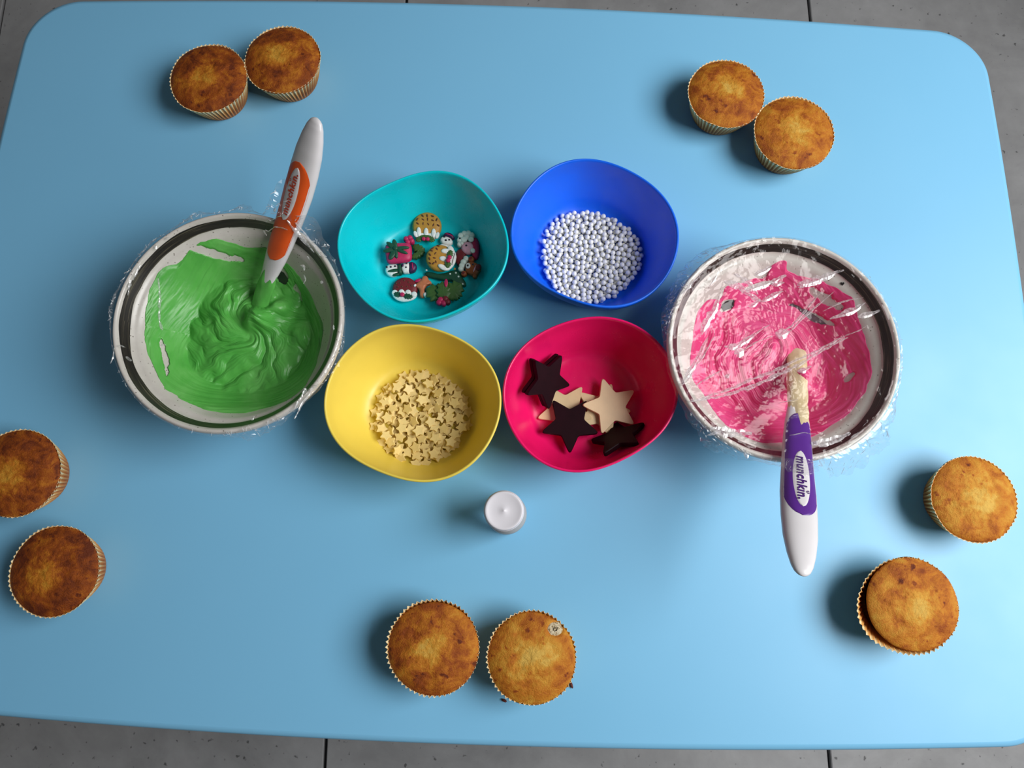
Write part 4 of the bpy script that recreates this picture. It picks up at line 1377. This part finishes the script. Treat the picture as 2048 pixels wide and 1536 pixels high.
d = Deco('snowman_decoration', (420, 930), .0040, 'snowman sugar decoration lying sideways below the gift, green scarf')
d.ell('body', 295, 935, 104, 100, 's_white', 0, 5 * MM); d.poly('head', [(425, 850), (530, 830), (560, 900), (535, 985), (450, 990), (415, 930)], 's_white', 0.2 * MM, 5.5 * MM)
d.poly('hat', [(525, 830), (570, 815), (625, 850), (640, 900), (615, 960), (560, 985), (525, 980)], 's_purple', .5 * MM, 5.6 * MM)
d.cap('hat_band', 575, 850, 590, 950, 8, 's_magenta', 5.9 * MM, .5 * MM)
d.poly('scarf', [(375, 850), (415, 845), (425, 940), (440, 1000), (395, 1020), (375, 960)], 's_green', .6 * MM, 5.8 * MM)
d.cap('scarf_tail', 255, 965, 390, 945, 26, 's_green', 3.8 * MM, 1.8 * MM); d.cap('scarf_tail', 320, 1020, 390, 1000, 22, 's_green', 3.4 * MM, 1.8 * MM)
for x, y in ((217, 905), (275, 903), (335, 893)): d.ell('button', x, y, 15, 15, 's_black', 4.8 * MM, .8 * MM, 0, 10)
for x, y in ((497, 850), (490, 912)): d.ell('eye', x, y, 15, 13, 's_black', 5.4 * MM, .8 * MM, 0, 10)
d.ell('nose', 443, 882, 16, 22, 's_purple', 5.5 * MM, .8 * MM, 0, 10)

d = Deco('tree_decoration', (1050, 1050), .0040, 'dark green fir tree decoration with white dots under the holly')
d.poly('tree', [(700, 960), (740, 930), (860, 985), (1010, 965), (1130, 910), (1190, 930), (1230, 1010), (1300, 1110), (1310, 1170), (1240, 1170), (1120, 1080), (980, 1080), (860, 1050), (720, 1010)], 's_green', 0, 4.5 * MM)
for x, y in ((1072, 990), (1152, 975), (1250, 1140), (740, 935), (1190, 1030)): d.ell('bauble', x, y, 14, 14, 's_mint', 4.3 * MM, 1 * MM, 0, 10)
d.ell('star', 1135, 915, 16, 16, 's_ochre', 4.2 * MM, 1 * MM, 0, 12)

d = Deco('pudding_decoration', (465, 1190), .0042, 'deep red Christmas pudding decoration at the front of the teal bowl')
d.ell('cake', 465, 1185, 178, 172, 's_red', 0, 5 * MM, 0, 34)
d.poly('icing', [(290, 1260), (320, 1225), (375, 1240), (430, 1215), (480, 1240), (530, 1225), (580, 1255), (635, 1265), (640, 1310), (590, 1355), (520, 1378), (440, 1384), (360, 1360), (305, 1310)], 's_white', 3.2 * MM, 2.4 * MM, 1)
for x, y, r in ((332, 1255, 44), (425, 1245, 42), (517, 1250, 42), (602, 1278, 42)): d.ell('icing_drip', x, y, r, r, 's_white', 3.6 * MM, 2.4 * MM, 0, 16)
d.leaf(430, 1300, 320, 1270, 42, 's_green', 5.4 * MM, 1.4 * MM); d.leaf(450, 1300, 590, 1325, 44, 's_green', 5.4 * MM, 1.4 * MM)
d.ell('berry', 440, 1292, 34, 32, 's_magenta', 6 * MM, 2.2 * MM, 0, 14)
for x, y in ((400, 1110), (460, 1075), (520, 1100), (430, 1165), (370, 1170), (500, 1165), (560, 1150), (350, 1120)): d.ell('currant', x, y, 14, 11, 's_brown', 4.7 * MM, .7 * MM, x, 8)

d = Deco('gingerbread_decoration', (710, 1150), .0044, 'orange gingerbread man decoration between red pudding and holly')
d.poly('body', [(690, 1040), (700, 1000), (740, 990), (775, 1010), (775, 1050), (830, 1085), (825, 1120), (770, 1130), (735, 1180), (735, 1240), (745, 1300), (700, 1330), (662, 1300), (665, 1235), (640, 1180), (595, 1170), (585, 1130), (640, 1090)], 's_orange', 0, 5 * MM, 1)
d.cap('scarf', 610, 1080, 660, 1060, 24, 's_magenta', 2.5 * MM, 1.6 * MM); d.ell('cuff', 750, 1283, 32, 36, 's_white', 1.5 * MM, 4.2 * MM, 0, 14)
d.ell('hand', 600, 1150, 16, 22, 's_white', 4.4 * MM, 1 * MM, .6, 12)

d = Deco('santa_decoration', (1320, 610), .0046, 'Santa decoration with scalloped beard and pink face at the right')
d.ell('coat', 1415, 650, 62, 168, 's_magenta', 0, 5 * MM, -.05, 26); d.ell('face', 1305, 650, 92, 94, 's_pink', .5 * MM, 5.4 * MM, 0, 24)
d.ell('coat_edge', 1450, 650, 28, 120, 's_purple', 0, 4.4 * MM, -.05, 18)
for x, y, r in ((1205, 470, 44), (1255, 440, 44), (1312, 435, 44), (1362, 462, 42), (1195, 535, 44), (1190, 600, 36), (1290, 490, 48)): d.ell('beard_curl', x, y, r, r * 1.05, 's_mint', 1 * MM, 5.4 * MM, 0, 16)
for x, y, r in ((1250, 535, 46), (1352, 530, 42), (1222, 590, 28), (1378, 702, 36)): d.ell('trim', x, y, r, r, 's_mint', 4.2 * MM, 2.6 * MM, 0, 16)
d.ell('eye', 1288, 628, 15, 15, 's_black', 5.8 * MM, .7 * MM, 0, 10); d.ell('eye', 1196, 523, 15, 17, 's_black', 6.0 * MM, .7 * MM, 0, 10)

d = Deco('reindeer_decoration', (1350, 890), .0052, 'rust brown reindeer decoration in a red hat at the right', (0.0, -.12))
d.ell('hat', 1200, 740, 80, 128, 's_red', 0, 5 * MM, .12, 24)
for x, y, r in ((1285, 778, 40), (1250, 830, 46), (1228, 880, 44), (1212, 925, 38)): d.ell('hat_trim', x, y, r, r, 's_mint', 1.5 * MM, 5 * MM, 0, 16)
d.poly('head', [(1300, 830), (1360, 810), (1420, 840), (1500, 890), (1500, 950), (1450, 1030), (1380, 1030), (1290, 990), (1270, 920)], 's_rust', .5 * MM, 5.6 * MM)
for x, y, r in ((1358, 785, 44), (1258, 995, 42), (1412, 1038, 34)): d.ell('ear', x, y, r, r, 's_rust', .8 * MM, 4.6 * MM, 0, 16)
for x, y, r in ((1355, 782, 20), (1255, 993, 19)): d.ell('inner_ear', x, y, r, r, 's_red', 5.3 * MM, .6 * MM, 0, 12)
d.ell('eye', 1322, 895, 36, 42, 's_white', 5.6 * MM, 1.2 * MM, 0, 16); d.ell('pupil', 1320, 895, 14, 16, 's_black', 6.7 * MM, .5 * MM, 0, 10)
d.ell('eye', 1392, 880, 14, 14, 's_black', 6.0 * MM, .6 * MM, 0, 10)
d.ell('nose', 1470, 925, 42, 48, 's_red', 5.2 * MM, 2.2 * MM, 0, 16); d.cap('mouth', 1400, 985, 1435, 900, 9, 's_pink', 6.0 * MM, .8 * MM)

d = Deco('gift_decoration', (375, 700), .0098, 'crimson gift decoration tied with a dark green bow, left', (0.03, .05))
d.poly('box', [(190, 590), (260, 565), (400, 560), (530, 555), (560, 600), (568, 780), (545, 825), (430, 850), (250, 868), (215, 840), (195, 720)], 's_magenta', 0, 6 * MM, 1)
for x0, y0, x1, y1, r in ((340, 660, 240, 590, 34), (340, 670, 200, 700, 34), (340, 680, 285, 790, 40), (350, 670, 490, 725, 26), (350, 660, 510, 645, 26), (340, 650, 320, 560, 36), (345, 690, 360, 780, 26)):
    d.cap('bow_loop', x0, y0, x1, y1, r, 's_green', 5.4 * MM, 2.2 * MM)
d.ell('bow_knot', 342, 665, 34, 32, 's_green', 6.4 * MM, 2.4 * MM, 0, 14)

SES = [(705, 205), (770, 205), (845, 210), (630, 255), (710, 260), (775, 258), (845, 270), (905, 262), (635, 315), (712, 320), (785, 328), (857, 338), (928, 342)]
d = Deco('pudding_decoration', (760, 350), .0052, 'speckled golden pudding decoration resting highest up the teal bowl\'s wall', (0.16, 0))
d.ell('cake', 760, 345, 208, 205, 's_ochre', 0, 6 * MM, 0, 40)
for i, (x, y) in enumerate(SES):
    an = (0.9, 1.5, .3, -.9, .6, 1.6, .3, -1.2, .7, 1.6, .9, -1.2, .6)[i]
    d.cap('sesame', x - 14 * math.cos(an), y - 14 * math.sin(an), x + 14 * math.cos(an), y + 14 * math.sin(an), 10, 's_brown', 5.75 * MM, .6 * MM)
d.poly('icing', [(572, 440), (640, 445), (755, 455), (860, 450), (940, 450), (930, 495), (885, 540), (800, 545), (690, 545), (620, 525), (590, 490)], 's_white', 3.6 * MM, 2.8 * MM, 1)
for x0, y0, x1, y1, r in ((650, 400, 655, 480, 33), (755, 410, 755, 480, 34), (862, 420, 862, 490, 33), (598, 450, 615, 490, 28), (922, 465, 905, 510, 28)): d.cap('icing_drip', x0, y0, x1, y1, r, 's_white', 5 * MM, 2.2 * MM)
d.leaf(700, 540, 605, 560, 42, 's_leaf', 6 * MM, 1.6 * MM); d.leaf(780, 540, 885, 560, 45, 's_leaf', 6 * MM, 1.6 * MM); d.ell('leaf', 745, 510, 90, 28, 's_leaf', 6 * MM, 1.3 * MM)
for x, y in ((725, 545), (782, 548)): d.ell('berry', x, y, 30, 28, 's_magenta', 7 * MM, 2.2 * MM, 0, 14)

d = Deco('pudding_decoration', (940, 780), .0105, 'golden pudding decoration turned sideways on top in the middle', (0.0, .05))
d.ell('cake', 935, 775, 198, 195, 's_ochre', 0, 6 * MM, 0, 40)
for i, (x, y) in enumerate(((890, 660), (815, 685), (870, 725), (795, 745), (790, 805), (858, 795), (850, 870), (905, 610), (830, 650), (880, 850), (800, 870))):
    an = (1, .5, -1.0, .9, 1.2, .2, -.9, .4, -.6, 1.3, .6)[i]
    d.cap('sesame', x - 14 * math.cos(an), y - 14 * math.sin(an), x + 14 * math.cos(an), y + 14 * math.sin(an), 10, 's_brown', 5.75 * MM, .6 * MM)
d.poly('icing', [(1040, 630), (1085, 615), (1130, 660), (1165, 760), (1150, 850), (1110, 920), (1050, 975), (990, 960), (1000, 900), (990, 830), (1020, 750), (1010, 690)], 's_white', 3.6 * MM, 2.8 * MM, 1)
for x0, y0, x1, y1, r in ((985, 690, 1030, 690, 38), (960, 800, 1010, 810, 38), (940, 910, 1010, 950, 36), (1070, 645, 1090, 660, 36)): d.cap('icing_drip', x0, y0, x1, y1, r, 's_white', 5 * MM, 2.2 * MM)
d.leaf(1065, 790, 1085, 675, 46, 's_leaf', 6.2 * MM, 1.6 * MM); d.leaf(1060, 840, 1035, 945, 46, 's_leaf', 6.2 * MM, 1.6 * MM)
for x, y in ((1068, 795), (1050, 842)): d.ell('berry', x, y, 32, 31, 's_magenta', 7.4 * MM, 2.2 * MM, 0, 14)
d.cap('icing_line', 1150, 720, 1110, 890, 10, 's_white', 6.2 * MM, 1.2 * MM)

d = Deco('holly_decoration', (1000, 1220), .0086, 'large dark holly sprig with red berries at the front right', (0.0, .04))
d.leaf(1030, 1300, 730, 1180, 150, 's_leaf', 0, 3.2 * MM); d.leaf(1010, 1320, 1230, 1100, 150, 's_leaf', 2.2 * MM, 3 * MM); d.leaf(1000, 1370, 960, 1080, 110, 's_leaf', 3.4 * MM, 2.4 * MM)
d.leaf(1030, 1310, 1230, 1260, 70, 's_leaf', .3 * MM, 4.4 * MM)
for x, y in ((945, 1360), (1010, 1345), (985, 1410), (1040, 1390), (925, 1400)): d.ell('berry', x, y, 44, 42, 's_red' if x > 1000 else 's_magenta', 3.0 * MM, 5 * MM, 0, 14)
d.cap('ribbon', 1015, 1080, 1015, 1150, 26, 's_magenta', 5.6 * MM, 1 * MM)
